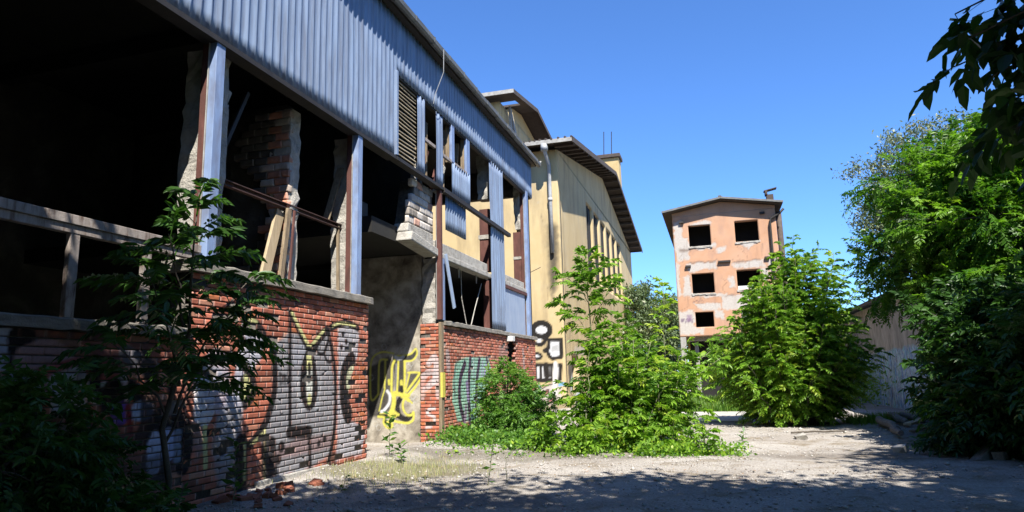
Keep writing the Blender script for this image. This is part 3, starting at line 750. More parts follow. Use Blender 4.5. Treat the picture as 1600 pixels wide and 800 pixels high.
corr(-3.0, 12.63, 6.14, EZ, ragged=0.015); corr(12.635, 24.12, 8.02, EZ, x=FX + 0.022, ragged=0.01)
corr(13.80, 14.16, 6.16, 8.02, x=FX + 0.0, d=0.03); corr(14.86, 15.30, 6.14, 8.02, x=FX + 0.0, d=0.02, pitch=0.22)
corr(15.96, 17.30, 6.16, 7.02, x=FX + 0.0, d=0.03, pitch=0.165)
corr(15.54, 16.95, 5.13, 6.00, x=FX - 0.02, d=0.03, pitch=0.165)
corr(19.12, 20.42, 2.88, 8.02, x=FX + 0.0, d=0.035, pitch=0.22)
# thin mullions
def mull(y0, y1, z0, z1, mat='bluesteel', x0=-0.05, x1=0.02):
    b = MB(); b.box(FX + x0, FX + x1, y0, y1, z0, z1, 0); b.box(FX + x0 - 0.12, FX + x0 - 0.002, y0 + 0.02, y0 + 0.06, z0, z1, 1)
    return part(b, 'mullion', [M[mat], M['wood']], bevel=0.005)
mull(15.92, 16.12, 7.02, 8.02); mull(17.04, 17.30, 7.02, 8.02); mull(12.58, 12.66, 6.16, 8.06, 'clad', -0.03, 0.08)
each('window_bar', 'transom', [(FX - 0.05, FX + 0.015, 14.17, 14.85, 7.02, 7.10), (FX - 0.05, FX + 0.015, 15.31, 15.95, 6.98, 7.06), (FX - 0.05, FX + 0.03, 16.13, 17.03, 6.99, 7.05)])
each('broken_frame', 'rust', [((-6.5, 14.5, 6.2), (-6.45, 14.9, 7.0), 0.10, 0.10), ((-6.45, 15.2, 6.15), (-6.4, 15.85, 7.6), 0.06, 0.10)])
each('broken_frame', 'wood', [((-6.5, 14.75, 6.3), (-6.42, 14.2, 6.85), 0.12, 0.10), ((-6.42, 15.86, 6.15), (-6.42, 15.93, 7.9), 0.05, 0.07), ((-6.42, 14.78, 6.15), (-6.42, 14.82, 7.7), 0.06, 0.05), ((-6.5, 17.0, 7.0), (-6.46, 17.05, 7.9), 0.05, 0.1)])
each('broken_frame', 'concrete', [((-6.5, 15.6, 6.15), (-6.45, 15.9, 6.9), 0.16, 0.12), ((-6.55, 14.35, 6.15), (-6.5, 14.5, 6.75), 0.16, 0.10)])
# header strips
b = MB(); b.box(FX - 0.10, FX + 0.006, 12.66, 24.05, 7.985, 8.055); part(b, 'header', M['darksteel'])
b = MB(); b.box(FX - 0.16, FX + 0.07, -3.0, 12.6, 6.055, 6.13); b.box(FX - 0.10, FX + 0.085, 12.6, 15.2, 6.05, 6.125)
b.bar((FX + 0.055, 15.2, 6.06), (FX + 0.055, 20.9, 6.0), 0.11, 0.11); part(b, 'ledge', M['darksteel'])
# louvre
b = MB()
for i in range(20):
    z = 6.2 + i * 0.092; t = rnd.uniform(-0.025, 0.025)
    b.bar((FX - 0.05 + rnd.uniform(-.01, .01), 12.66, z + t), (FX - 0.05, 13.79, z - t * 0.6), 0.018, 0.085, 0, upv=(-0.7, 0, 1))
part(b, 'louvre', M['louvre'])
b = MB(); b.box(FX - 0.14, FX - 0.12, 12.6, 13.8, 6.14, 8.0); part(b, 'louvre_backing', M['soot'])

# --- eaves, gutter and roof
b = MB(); b.prism([(FX - 0.05, EZ - 0.005), (FX + 0.19, EZ - 0.005), (FX + 0.21, EZ + 0.07), (FX - 0.05, EZ + 0.10)], 'y', -3.0, 24.3); part(b, 'soffit', M['darksteel'])
b = MB(); r = random.Random(3); y = -3.0
while y < 24.3:
    L = min(r.uniform(0.85, 1.05), 24.35 - y)
    if L < 0.2: break
    z = EZ + r.uniform(-0.012, 0.012); x = FX + 0.205 + r.uniform(-0.008, 0.008)
    b.prism([(x, z + 0.075), (x + 0.03, z + 0.0), (x + 0.10, z - 0.015), (x + 0.15, z + 0.03), (x + 0.16, z + 0.13), (x + 0.145, z + 0.13), (x + 0.13, z + 0.04), (x + 0.09, z + 0.005), (x + 0.045, z + 0.02), (x + 0.012, z + 0.13), (x, z + 0.13)], 'y', y, y + L - 0.012)
    b.prism([(x - 0.004, z + 0.13), (x + 0.03, z - 0.008), (x + 0.10, z - 0.024), (x + 0.158, z + 0.025), (x + 0.168, z + 0.14), (x + 0.1, z + 0.15)], 'y', y + L - 0.03, y + L + 0.012)
    y += L
part(b, 'gutter', M['gutter'])
b = MB(); b.prism([(FX + 0.25, EZ + 0.11), (FX + 0.25, EZ + 0.15), (-12.0, EZ + 1.2), (-17.5, EZ + 0.2), (-17.5, EZ + 0.1), (-12.0, EZ + 1.1)], 'y', -3.0, 24.3); part(b, 'roof', M['tile'])
b = MB(); b.tube([(FX + 0.31, 24.3, EZ + 0.1), (FX + 0.35, 24.4, EZ + 0.2), (FX + 0.31, 24.5, EZ + 0.25), (FX + 0.25, 24.45, EZ + 0.05)], 0.035); part(b, 'gutter_end', M['fascia'])
b = MB(); b.tube([(FX + 0.37, 14.55, EZ + 0.1), (FX + 0.36, 14.55, EZ - 0.5), (FX + 0.16, 14.5, EZ - 1.05), (FX + 0.12, 14.48, EZ - 1.3)], 0.008, 5); part(b, 'hanging_wire', M['zinc'])

# --- interior: partitions, slabs, back wall
def iwall(x0, x1, y, z0, z1, ragged=False, mat='interior', th=0.22):
    return wall_grid('y', y, x0, x1, z0, z1, [], th, 0.4)
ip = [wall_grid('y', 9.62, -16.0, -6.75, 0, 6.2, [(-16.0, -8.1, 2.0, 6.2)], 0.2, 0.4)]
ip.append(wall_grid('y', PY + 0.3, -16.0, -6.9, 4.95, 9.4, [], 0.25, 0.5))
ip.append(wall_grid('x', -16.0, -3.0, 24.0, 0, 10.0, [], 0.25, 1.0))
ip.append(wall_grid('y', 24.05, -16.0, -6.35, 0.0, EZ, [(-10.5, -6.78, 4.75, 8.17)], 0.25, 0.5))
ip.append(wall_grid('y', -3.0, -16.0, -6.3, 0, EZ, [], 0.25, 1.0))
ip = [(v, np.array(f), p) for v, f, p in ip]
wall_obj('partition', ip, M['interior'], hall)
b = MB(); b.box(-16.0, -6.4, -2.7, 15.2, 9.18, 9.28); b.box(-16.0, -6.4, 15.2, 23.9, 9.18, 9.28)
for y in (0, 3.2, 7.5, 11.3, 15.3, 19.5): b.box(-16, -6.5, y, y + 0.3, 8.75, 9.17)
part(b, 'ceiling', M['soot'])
b = MB(); b.box(-16.0, -6.48, 15.56, 23.9, 4.38, 4.62); b.box(-16.0, -6.60, 12.4, 15.56, 4.50, 4.84); part(b, 'floor_slab', M['soot'])
b = MB()
b.prism([(FX - 0.28, 4.36), (FX + 0.0, 4.36), (FX + 0.0, 4.50), (FX - 0.12, 4.52), (FX - 0.12, 4.80), (FX - 0.28, 4.84)], 'y', 15.18, 19.11)
b.prism([(FX - 0.28, 4.36), (FX - 0.03, 4.36), (FX - 0.03, 4.50), (FX - 0.12, 4.52), (FX - 0.12, 4.74), (FX - 0.28, 4.78)], 'y', 20.43, 23.2)
part(b, 'slab_edge', M['concrete'], bevel=0.02)
b = MB(); b.box(FX - 0.08, FX + 0.0, 20.45, 23.15, 4.26, 4.355); part(b, 'lintel_angle', M['rust'])
b = MB()   # broken slab stub by the doorway
b.prism([(13.45, 4.50), (15.02, 4.36), (15.02, 4.56), (13.55, 4.72)], 'x', -6.58, -6.20); b.prism([(13.55, 4.725), (15.02, 4.565), (15.02, 4.93), (13.62, 4.93)], 'x', -6.7, -6.33)
part(b, 'slab_stub', M['concrete'], bevel=0.03)
def tblock(r, a, z):
    t = r.rand()
    if t < 0.55: return np.array([0.70, 0.65, 0.60]) * (0.75 + 0.35 * r.rand())
    if t < 0.8: return np.array([0.58, 0.34, 0.26]) * (0.8 + 0.4 * r.rand())
    return np.array([0.30, 0.27, 0.24])
CHs = CH; CH = 0.19
blk = bricks('blockwork', 'x', -6.34, 13.66, 15.02, 4.935, 6.02, None, hall, lambda y, z, r: (y - 13.66) > (z - 4.935) * 0.25, lambda y, z: 0.25, 21, Lb=0.30, tone=tblock)
CH = CHs
Vb, Fb, Tb, Pb = blk
np_mesh('blockwork', np.vstack([Vb]), Fb, M['blockwork'], hall, {'tone': Tb, 'paint': Pb})
b = MB(); b.prism([(13.72, 4.94), (15.01, 4.94), (15.01, 6.02), (14.0, 6.02)], 'x', -6.72, -6.36); part(b, 'block_core', M['mortar'])

# doorway wall (plaster, facing the viewer) with its painted lettering
pd_ = Paint('y', PY + 0.06, (570, 530, 5.0))
pd_.fill([(20, 230), (180, 140), (225, 170), (220, 430), (190, 560), (120, 600), (30, 620)], (0.02, 0.02, 0.02), 0.85)
for c in ((270, 90), (300, 80), (330, 85), (360, 190), (345, 215), (380, 445), (400, 470), (365, 490), (80, 660), (110, 690), (250, 690), (300, 680), (50, 300), (95, 100), (150, 60)):
    rr = 14
    pd_.line([(c[0] + rr * 1.3 * math.cos(t), c[1] + rr * 1.6 * math.sin(t)) for t in np.linspace(0, 5.6, 8)], 0.012, (0.6, 0.6, 0.58), 0.7)
pd_.fill([(235, 130), (300, 125), (370, 110), (400, 80), (408, 120), (370, 165), (310, 170), (305, 420), (240, 430), (225, 200)], (0.03, 0.03, 0.03), 0.95, 0.01, 0.0)
pd_.fill([(350, 270), (430, 262), (440, 300), (330, 430), (320, 400)], (0.05, 0.05, 0.05), 0.9, 0.01, 0.0)
pd_.fill([(238, 190), (255, 190), (250, 405), (236, 405)], (0.24, 0.24, 0.24), 0.9, 0.01, 0)
pd_.line([(275, 470), (252, 520), (270, 600), (325, 625), (362, 595)], 0.13, BLK); pd_.line([(120, 590), (200, 600), (270, 600), (330, 640)], 0.12, BLK); pd_.line([(150, 610), (165, 650), (200, 670)], 0.08, BLK)
YW = 0.058
pd_.line([(232, 165), (214, 215), (210, 300), (208, 420)], YW, YEL); pd_.line([(262, 175), (258, 300), (252, 405)], YW * .8, YEL); pd_.line([(208, 420), (252, 410)], YW, YEL)
pd_.line([(228, 168), (240, 132), (300, 128), (362, 112), (398, 74), (408, 118), (372, 165), (310, 172)], YW * .75, YEL); pd_.line([(238, 140), (270, 152), (300, 140)], 0.08, WHT)
pd_.line([(312, 172), (312, 300), (306, 420)], YW, YEL); pd_.line([(338, 262), (385, 258), (432, 262)], YW * .8, YEL); pd_.line([(434, 262), (385, 330), (330, 405)], YW, YEL)
pd_.line([(442, 300), (390, 380), (335, 440)], YW, YEL); pd_.line([(350, 262), (335, 330), (318, 400)], YW * .7, YEL)
pd_.line([(215, 432), (270, 430), (340, 440)], 0.10, YEL); pd_.line([(228, 445), (226, 500), (216, 548), (195, 585)], 0.11, YEL); pd_.line([(216, 548), (240, 575), (262, 590)], 0.06, YEL)
pd_.line([(330, 448), (300, 490), (300, 545), (330, 590), (368, 590), (380, 570), (378, 628), (335, 655), (270, 648), (195, 632)], YW, YEL)
pd_.line([(330, 480), (360, 490), (370, 500)], YW * .7, YEL); pd_.line([(290, 450), (340, 470), (350, 480)], YW, YEL)
pd_.line([(105, 605), (150, 612), (146, 650), (170, 688), (202, 692), (216, 668), (196, 644), (176, 650)], YW, YEL); pd_.line([(120, 580), (190, 578), (265, 588)], 0.03, YEL); pd_.line([(190, 590), (205, 610), (220, 592), (235, 612), (250, 596)], 0.025, YEL)
pd_.line([(188, 320), (190, 350)], 0.06, YEL); pd_.line([(285, 330), (287, 355)], 0.08, YEL); pd_.line([(285, 375), (290, 405)], 0.09, BLK)
pd_.line([(176, 405), (196, 440), (190, 500), (150, 555), (130, 565)], 0.07, WHT); pd_.line([(158, 385), (135, 460), (122, 520), (112, 560)], 0.03, YEL)
pd_.line([(225, 112), (140, 100), (75, 130), (48, 190), (42, 330), (46, 450), (66, 476), (105, 430)], YW * .8, YEL, 0.95); pd_.line([(175, 160), (128, 160), (112, 200), (108, 320), (106, 430)], YW * .8, YEL, 0.95); pd_.line([(160, 170), (158, 280), (154, 380)], YW * .8, YEL, 0.9)
dw = wall_grid('y', PY + 0.06, -9.2, -6.722, 0.0, 4.49, [], 0.24, 0.022, pd_)
wall_obj('doorway_wall', [dw], M['doorplaster'], hall, 'plaster doorway wall with yellow lettering')

# steel beams, brick pier between the first two posts
b = MB(); b.prism([(-6.66, 4.31), (-6.58, 4.31), (-6.58, 4.325), (-6.63, 4.325), (-6.63, 4.385), (-6.58, 4.385), (-6.58, 4.40), (-6.66, 4.40)], 'y', 7.5, 11.45); part(b, 'steel_beam', M['darkrust'])
b = MB(); b.box(-9.0, -6.8, 12.3, 12.6, 4.85, 5.15); part(b, 'inner_beam', M['darksteel'])
CH = 0.13
def tpier(r, a, z):
    t = r.rand()
    if a < -6.98 - 0.12 * math.sin(z * 3.1) - 0.1 * r.rand():     # sooty blotchy plaster deeper inside, carried outward to stand in for shade
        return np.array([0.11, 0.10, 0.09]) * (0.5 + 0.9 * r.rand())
    if t < 0.45: return np.array([0.55, 0.26, 0.18]) * (0.75 + 0.5 * r.rand())
    if t < 0.8: return np.array([0.52, 0.43, 0.37]) * (0.75 + 0.4 * r.rand())
    return np.array([0.56, 0.52, 0.47])
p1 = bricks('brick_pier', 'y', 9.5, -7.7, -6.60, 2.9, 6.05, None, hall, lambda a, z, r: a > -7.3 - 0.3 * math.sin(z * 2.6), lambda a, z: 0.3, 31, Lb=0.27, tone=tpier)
CH = CHs
Vb, Fb, Tb, Pb = p1
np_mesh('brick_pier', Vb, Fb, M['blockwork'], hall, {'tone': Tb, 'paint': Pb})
rough_column(9.53, 9.80, -6.95, -6.60, 2.9, 6.08, 6, 'pier_end')
# transom and uprights of the shaded window
b = MB(); b.box(FX - 0.10, FX + 0.02, 1.5, 7.10, 3.14, 3.24); b.box(FX - 0.08, FX + 0.0, 1.5, 7.10, 3.05, 3.137); part(b, 'transom', M['transom'], bevel=0.006)
for y in (3.9, 5.33, 6.28):
    b = MB(); b.box(FX - 0.07, FX - 0.005, y - 0.055, y + 0.055, 2.19, 3.05); part(b, 'frame_upright', M['transom'], bevel=0.006)
# lower right bay: pale sheet, hanging strip, hanging cables
b = MB(); b.box(FX - 0.055, FX - 0.045, 20.46, 22.95, 2.87, 4.255); part(b, 'metal_sheet', M['palesheet'])
b = MB(); b.bar((FX + 0.10, 15.22, 4.45), (FX + 0.16, 15.62, 3.17), 0.03, 0.15, upv=(0, 1, 0)); part(b, 'hanging_strip', M['palesheet'])
for pts, rad in (([(-6.45, 17.2, 4.36), (-6.46, 17.25, 3.6), (-6.4, 17.45, 2.9)], 0.012), ([(-6.45, 18.9, 4.2), (-6.42, 18.2, 3.4), (-6.38, 17.75, 2.9)], 0.014), ([(-6.4, 16.9, 4.36), (-6.4, 16.9, 4.1)], [0.03, 0.012]), ([(-6.4, 18.3, 4.36), (-6.4, 18.3, 4.12)], [0.035, 0.012])):
    b = MB(); b.tube(pts, rad, 6); part(b, 'hanging_cable', M['concrete'])
each('torn_strip', 'fascia', [((-6.62, 7.75, 5.1), (-6.6, 8.0, 5.75), 0.02, 0.06), ((-6.6, 7.72, 4.6), (-6.55, 7.9, 5.5), 0.02, 0.03)])
each('torn_strip', 'darksteel', [((-6.63, 7.7, 4.3), (-6.6, 8.4, 5.9), 0.04, 0.06)])
b = MB(); b.bar((FX, 23.4, 5.1), (FX + 0.35, 23.8, 5.35), 0.02, 0.02); part(b, 'bracket', M['darksteel'])

# planks leaning on the pier: things of their own
def plank(p, q, w, t, mat, label, upv=(0, 1, 0)):
    b = MB(); b.bar(p, q, w, t, upv=upv); o = b.build('wooden_plank', M[mat], bevel=0.004)
    return tag(o, label, 'plank')
plank((-6.62, 8.95, SZ + 0.02), (-6.66, 9.38, 4.25), 0.05, 0.20, 'freshwood', 'wide pale plank leaning on the brick pier above the front wall')
plank((-6.50, 9.22, SZ + 0.02), (-6.56, 9.48, 4.30), 0.05, 0.10, 'wood', 'narrow grey weathered plank leaning beside the wide pale plank')
plank((-6.45, 9.38, SZ + 0.02), (-6.50, 9.55, 4.28), 0.03, 0.04, 'rust', 'thin reddish batten leaning at the brick pier next to two planks')

# ================================================================== YELLOW BUILDING
YX, YY = -6.0, 28.0
yb = empty('yellow_warehouse', (YX, 40.0, 0.0), 'long ochre yellow rendered warehouse with tall narrow windows and dark overhanging roof', 'warehouse')
def ypaint(plane, val):
    p = Paint(plane, val, (820, 490, 5.0))
    out = [(130 + 66 * math.cos(t), 128 + 54 * math.sin(t)) for t in np.linspace(0, 2 * math.pi, 15)]
    p.fill([(x, y + (18 if y > 150 else 0)) for x, y in out], WHT, 1, 0.02, 0.0); p.line(out, 0.24, BLK)
    p.line([(62, 160), (110, 190), (165, 165)], 0.14, BLK); p.fill([(90, 195), (130, 195), (130, 235), (95, 235)], WHT, 1, 0.02, 0); p.line([(85, 235), (125, 242), (160, 210), (195, 130)], 0.16, BLK)
    bl = [(190, 205), (285, 203), (285, 340), (215, 352), (190, 330), (180, 300), (150, 290), (185, 270), (190, 205)]
    p.fill(bl, WHT, 1, 0.02, 0.0); p.line(bl, 0.15, BLK, smooth=False); p.fill([(205, 250), (260, 240), (270, 290), (215, 300)], (0.35, 0.36, 0.36), 0.7)
    ov = [(90 + 38 * math.cos(t), 334 + 22 * math.sin(t)) for t in np.linspace(0, 2 * math.pi, 13)]
    p.fill(ov, WHT, 1, 0.02, 0); p.line(ov, 0.12, BLK)
    rc = [(80, 402), (278, 400), (276, 512), (120, 522), (85, 518)]
    p.fill(rc, WHT, 1, 0.02, 0); p.line(rc + [rc[0]], 0.16, BLK, smooth=False)
    p.line([(124, 405), (124, 515)], 0.13, BLK); p.line([(168, 405), (172, 490)], 0.24, BLK); p.line([(218, 405), (220, 490)], 0.22, BLK); p.line([(245, 402), (248, 510)], 0.15, (0.4, 0.4, 0.4))
    p.fill([(110, 600), (220, 540), (290, 560), (280, 700), (150, 740), (95, 690)], (0.56, 0.50, 0.50), 0.9, 0.05, 0.05); p.line([(110, 600), (180, 560), (230, 545)], 0.05, BLK)
    for c in ((160, 622), (212, 675)):
        e = [(c[0] + 26 * math.cos(t) - 14 * math.sin(t), c[1] + 26 * math.sin(t) - 10 * math.cos(t)) for t in np.linspace(0, 6.28, 9)]
        p.fill(e, (0.46, 0.12, 0.13), 0.9, 0.02, 0); p.line(e, 0.05, BLK)
    p.fill([(260, 540), (315, 535), (318, 565), (265, 570)], (0.15, 0.42, 0.70), 0.95); p.fill([(400, 630), (440, 625), (440, 740), (405, 740)], (0.15, 0.40, 0.68), 0.95); p.fill([(100, 565), (130, 560), (130, 590), (105, 592)], (0.15, 0.42, 0.70), 0.9)
    p.line([(240, 390), (236, 500), (232, 620)], 0.20, (0.72, 0.70, 0.66)); p.fill([(340, 400), (380, 390), (375, 600), (350, 600)], (0.05, 0.05, 0.055), 0.9); p.line([(375, 470), (360, 600)], 0.3, (0.55, 0.55, 0.54), 0.9)
    p.fill([(385, 260), (470, 260), (470, 330), (390, 330)], (0.56, 0.52, 0.44), 0.8); p.line([(440, 400), (445, 520)], 0.3, (0.10, 0.09, 0.08), 0.8)
    for k in range(9):
        x0 = 15 + k * 52; p.fill([(x0 - 40, 700 + 20 * math.sin(k * 2.1)), (x0 + 40, 690 + 25 * math.sin(k * 1.3)), (x0 + 45, 800), (x0 - 45, 800)], (0.22, 0.18, 0.13), 0.5, 0.12, 0.15)
    p.use((830, 230, 3.64))
    rr = np.random.RandomState(4 if plane == 'x' else 5)
    for k in range(9):
        cx, cy = rr.uniform(0, 480), rr.uniform(200, 800); q = [(cx, cy)]
        for j in range(5): q.append((q[-1][0] + rr.normal(0, 9), q[-1][1] + rr.uniform(8, 30)))
        p.line(q, 0.02, (0.20, 0.15, 0.09), 0.6, smooth=False)
    for k in range(7):
        cx, cy = rr.uniform(0, 480), rr.uniform(150, 800); w, h = rr.uniform(8, 30), rr.uniform(10, 40)
        p.fill([(cx, cy), (cx + w, cy + 3), (cx + w * 0.9, cy + h), (cx - 2, cy + h * 0.9)], (0.52, 0.46, 0.36), 0.55, 0.05, 0.12)
    if plane == 'y':   # damp streak under the broken downpipe
        p.fill([(95, 450), (150, 450), (152, 640), (140, 800), (120, 900), (105, 760), (92, 560)], (0.10, 0.088, 0.07), 0.75, 0.12, 0.12)
        p.line([(122, 450), (128, 600), (125, 800)], 0.25, (0.05, 0.045, 0.04), 0.75, soft=0.15)
    return p
wins = [(34.95 + 2.36 * i, 36.8 + 2.36 * i, 6.5, 10.5) for i in range(6)]
wx = wall_grid('x', YX, YY + 0.5, 55.4, -0.2, 11.2, wins + [(29.6, 31.0, -0.2, 2.3)], 0.5, 0.14, ypaint('x', YX))
wy = wall_grid('y', YY, -16.0, YX, -0.2, 11.2, [], 0.5, 0.055, ypaint('y', YY))
wall_obj('wall', [wy, wx], M['yellow'], yb)
EZY, RZ, YM, YE = 11.24, 13.75, 41.4, 55.9
RX, RY = -5.14, 27.13
def roofz(y): return EZY + (RZ - EZY) * (1 - abs(y - YM) / (YM - RY))
b = MB(); b.prism([(YY, 11.2), (55.4, 11.2), (55.4, roofz(55.4) - 0.2), (YM, RZ - 0.2), (YY, roofz(YY) - 0.2)], 'x', YX - 0.5, YX); no_paint(part(b, 'gable', M['yellow'], yb))
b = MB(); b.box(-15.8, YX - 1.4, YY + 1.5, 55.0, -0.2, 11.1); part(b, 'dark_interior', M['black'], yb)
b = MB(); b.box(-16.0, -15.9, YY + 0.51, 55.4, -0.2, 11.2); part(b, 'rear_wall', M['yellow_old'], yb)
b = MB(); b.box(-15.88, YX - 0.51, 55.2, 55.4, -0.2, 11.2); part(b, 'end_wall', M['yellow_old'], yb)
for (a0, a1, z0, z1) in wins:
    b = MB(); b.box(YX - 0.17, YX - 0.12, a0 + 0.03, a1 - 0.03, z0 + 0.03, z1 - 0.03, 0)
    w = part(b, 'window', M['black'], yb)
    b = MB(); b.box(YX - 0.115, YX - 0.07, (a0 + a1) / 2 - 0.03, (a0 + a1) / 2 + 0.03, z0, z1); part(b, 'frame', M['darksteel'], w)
b = MB()   # roof: low pitch, ridge runs away from the yard
b.prism([(RY, EZY), (YM, RZ), (YE, EZY), (YE, EZY + 0.12), (YM, RZ + 0.12), (RY, EZY + 0.12)], 'x', -17.2, RX)
rf = part(b, 'roof', M['roofdark'], yb)
b = MB(); b.box(-17.2, RX + 0.02, RY - 0.06, RY - 0.003, EZY - 0.07, EZY + 0.10); part(b, 'fascia', M['fascia'], yb)
b = MB(); b.bar((RX + 0.03, RY, EZY + 0.02), (RX + 0.03, YM, RZ + 0.02), 0.05, 0.24); b.bar((RX + 0.03, YM, RZ + 0.02), (RX + 0.03, YE, EZY + 0.02), 0.05, 0.24); part(b, 'verge_board', M['roofdark'], yb)
y = RY + 0.5
while y < YE - 0.2:
    each('rafter', 'roofdark', [(YX + 0.004, RX - 0.01, y, y + 0.14, roofz(y + (0.14 if y > YM else 0)) - 0.16, roofz(y) - 0.03)], yb, 0); y += 1.2
b = MB()
r = random.Random(5)
x = RX
while x > -12.5:
    b.tube([(x, RY - 0.07, EZY + 0.11 + r.uniform(-.015, .02)), (x, RY + 0.6, EZY + 0.24)], 0.05, 6); x -= r.uniform(0.2, 0.3)
part(b, 'edge_tiles', M['roofdark'], yb)
b = MB()
px = -6.32
b.tube([(px - 0.02, RY + 0.04, EZY - 0.1), (px - 0.02, RY + 0.06, EZY - 0.35), (px, YY - 0.14, EZY - 0.75), (px, YY - 0.12, 9.3), (px + 0.02, YY - 0.12, 6.6)], 0.08, 10)
b.tube([(px, YY - 0.12, 8.85), (px, YY - 0.12, 9.0)], 0.10, 10); b.tube([(px - 0.02, RY + 0.04, EZY - 0.34), (px - 0.02, RY + 0.04, EZY - 0.06)], 0.16, 8)
part(b, 'downpipe', M['zinc'], yb, True)
b = MB(); b.box(-7.95, -6.35, 53.4, 54.8, 11.0, 18.7, 0); b.box(-8.15, -6.2, 53.2, 55.0, 18.703, 19.0, 1); ch = part(b, 'chimney', [M['yellow_old'], M['roofdark']], yb, bevel=0.02)
b = MB()
for (x, y) in ((-7.6, 54), (-7.0, 54.2)): b.tube([(x, y, 19.0), (x + 0.1, y, 21.2)], 0.035, 5)
part(b, 'antenna', M['darksteel'], ch)


# upper block behind
ub = empty('tower_block', (-12.5, 40.0, 0.0), 'taller faded yellow block rising behind the warehouse with gaping roof edge', 'building')
UX, UY = -10.3, 33.8
w1 = wall_grid('x', UX, UY + 0.4, 43.0, 10.0, 16.3, [(34.9, 35.9, 12.6, 15.2), (37.3, 38.3, 12.8, 14.3), (39.8, 40.8, 12.8, 14.3)], 0.4, 0.5)
w2 = wall_grid('y', UY, -18.0, UX, 10.0, 16.3, [(-11.75, -11.25, 12.5, 15.9)], 0.4, 0.5)
wall_obj('wall', [w1, w2], M['yellow'], ub)
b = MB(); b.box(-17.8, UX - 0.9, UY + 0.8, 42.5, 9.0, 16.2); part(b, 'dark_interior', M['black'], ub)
UE, UR, UM = 16.40, 17.3, 38.3
def uz(y): return UE + (UR - UE) * (1 - abs(y - UM) / 5.3)
b = MB(); b.prism([(36.4, 16.303), (43.0, 16.303), (43.0, uz(43) - 0.1), (UM, UR - 0.1), (36.4, uz(36.4) - 0.1)], 'x', UX - 0.4, UX); part(b, 'gable', M['yellow_old'], ub)
b = MB()
b.prism([(33.0, UE), (35.0, uz(35.0)), (35.0, uz(35.0) + 0.12), (33.0, UE + 0.12)], 'x', -17, -9.3)
b.prism([(36.2, uz(36.2)), (UM, UR), (43.6, UE), (43.6, UE + 0.12), (UM, UR + 0.12), (36.2, uz(36.2) + 0.12)], 'x', -17, -9.3)
b.prism([(35.0, uz(35.0)), (36.2, uz(36.2)), (36.2, uz(36.2) + 0.12), (35.0, uz(35.0) + 0.12)], 'x', -9.75, -9.3)
part(b, 'roof', M['roofdark'], ub)
b = MB(); b.box(-17, -9.25, 32.93, 32.997, UE - 0.08, UE + 0.13); part(b, 'fascia', M['fascia'], ub)
b = MB(); b.bar((-9.27, 33.0, UE + 0.02), (-9.27, UM, UR + 0.02), 0.05, 0.24); b.bar((-9.27, UM, UR + 0.02), (-9.27, 43.6, UE + 0.02), 0.05, 0.24); part(b, 'verge_board', M['roofdark'], ub)
for p, q in (((-10.1, 35.2, 16.3), (-9.9, 35.9, 13.6)), ((-10.2, 35.7, 16.3), (-9.95, 36.5, 13.9)), ((-10.05, 34.9, 16.4), (-10.0, 35.1, 12.6))):
    b = MB(); b.bar(p, q, 0.10, 0.14); part(b, 'broken_rafter', M['fascia'], ub)
b = MB(); b.tube([(-11.2, 33.1, 16.3), (-11.2, 33.15, 15.9), (-11.0, 33.7, 15.4), (-11.0, 33.72, 11)], 0.09, 8); part(b, 'downpipe', M['zinc'], ub, True)

# ================================================================== PEACH TOWER
PX0, PX1, PYF = -1.52, 3.14, 33.0
pt = empty('peach_building', ((PX0 + PX1) / 2, PYF + 3, 0.0), 'narrow four storey peach building with black empty windows and peeling render', 'building')
pp = Paint('y', PYF, (1000, 280, 3.2))
PLA = (0.54, 0.50, 0.46)
for poly in ([(165, 215), (200, 210), (215, 290), (245, 330), (245, 400), (190, 410), (175, 330)], [(238, 230), (300, 205), (355, 208), (358, 226), (240, 232)], [(210, 300), (240, 290), (240, 330), (380, 318), (385, 338), (330, 345), (300, 360), (270, 345), (210, 335)],
             [(385, 340), (430, 335), (425, 350), (400, 370), (385, 375)], [(490, 318), (590, 300), (600, 312), (560, 330), (545, 348), (520, 335)], [(238, 425), (380, 412), (385, 455), (300, 450), (250, 470), (235, 450)], [(460, 420), (620, 400), (625, 440), (540, 440), (470, 445)],
             [(175, 410), (195, 430), (200, 560), (215, 580), (190, 590), (178, 520)], [(215, 490), (250, 480), (255, 565), (350, 575), (440, 570), (440, 590), (260, 590), (220, 580)], [(440, 490), (475, 485), (480, 540), (450, 545)], [(410, 590), (480, 580), (600, 555), (640, 570), (600, 620), (540, 640), (440, 660), (412, 640)],
             [(605, 450), (640, 440), (645, 500), (615, 520)], [(270, 620), (400, 620), (410, 650), (300, 655)], [(190, 660), (270, 655), (275, 740), (330, 745), (320, 775), (200, 780)], [(370, 650), (420, 660), (420, 700), (375, 690)], [(640, 380), (690, 380), (690, 460), (650, 460)]):
    pp.fill(poly, PLA, 1.0, 0.04, 0.13)
for poly in ([(195, 350), (255, 350), (255, 360), (200, 365)], [(245, 415), (380, 408), (380, 416), (245, 422)], [(255, 575), (360, 570), (355, 582), (255, 586)], [(412, 585), (470, 575), (470, 585)], [(465, 412), (600, 398), (600, 404), (465, 420)]):
    pp.fill(poly, (0.20, 0.15, 0.12), 0.8, 0.03, 0.06)
rr = np.random.RandomState(6)
for k in range(26):
    wx_ = rr.choice([240, 300, 355, 475, 530, 590, 260, 380, 610]) + rr.normal(0, 8); wy_ = rr.choice([328, 315, 572, 560, 440, 410]) + rr.uniform(0, 8)
    pp.line([(wx_, wy_), (wx_ + rr.normal(0, 2), wy_ + rr.uniform(20, 75))], rr.uniform(0.02, 0.07), (0.22, 0.16, 0.13), rr.uniform(0.15, 0.45), smooth=False, soft=0.03)
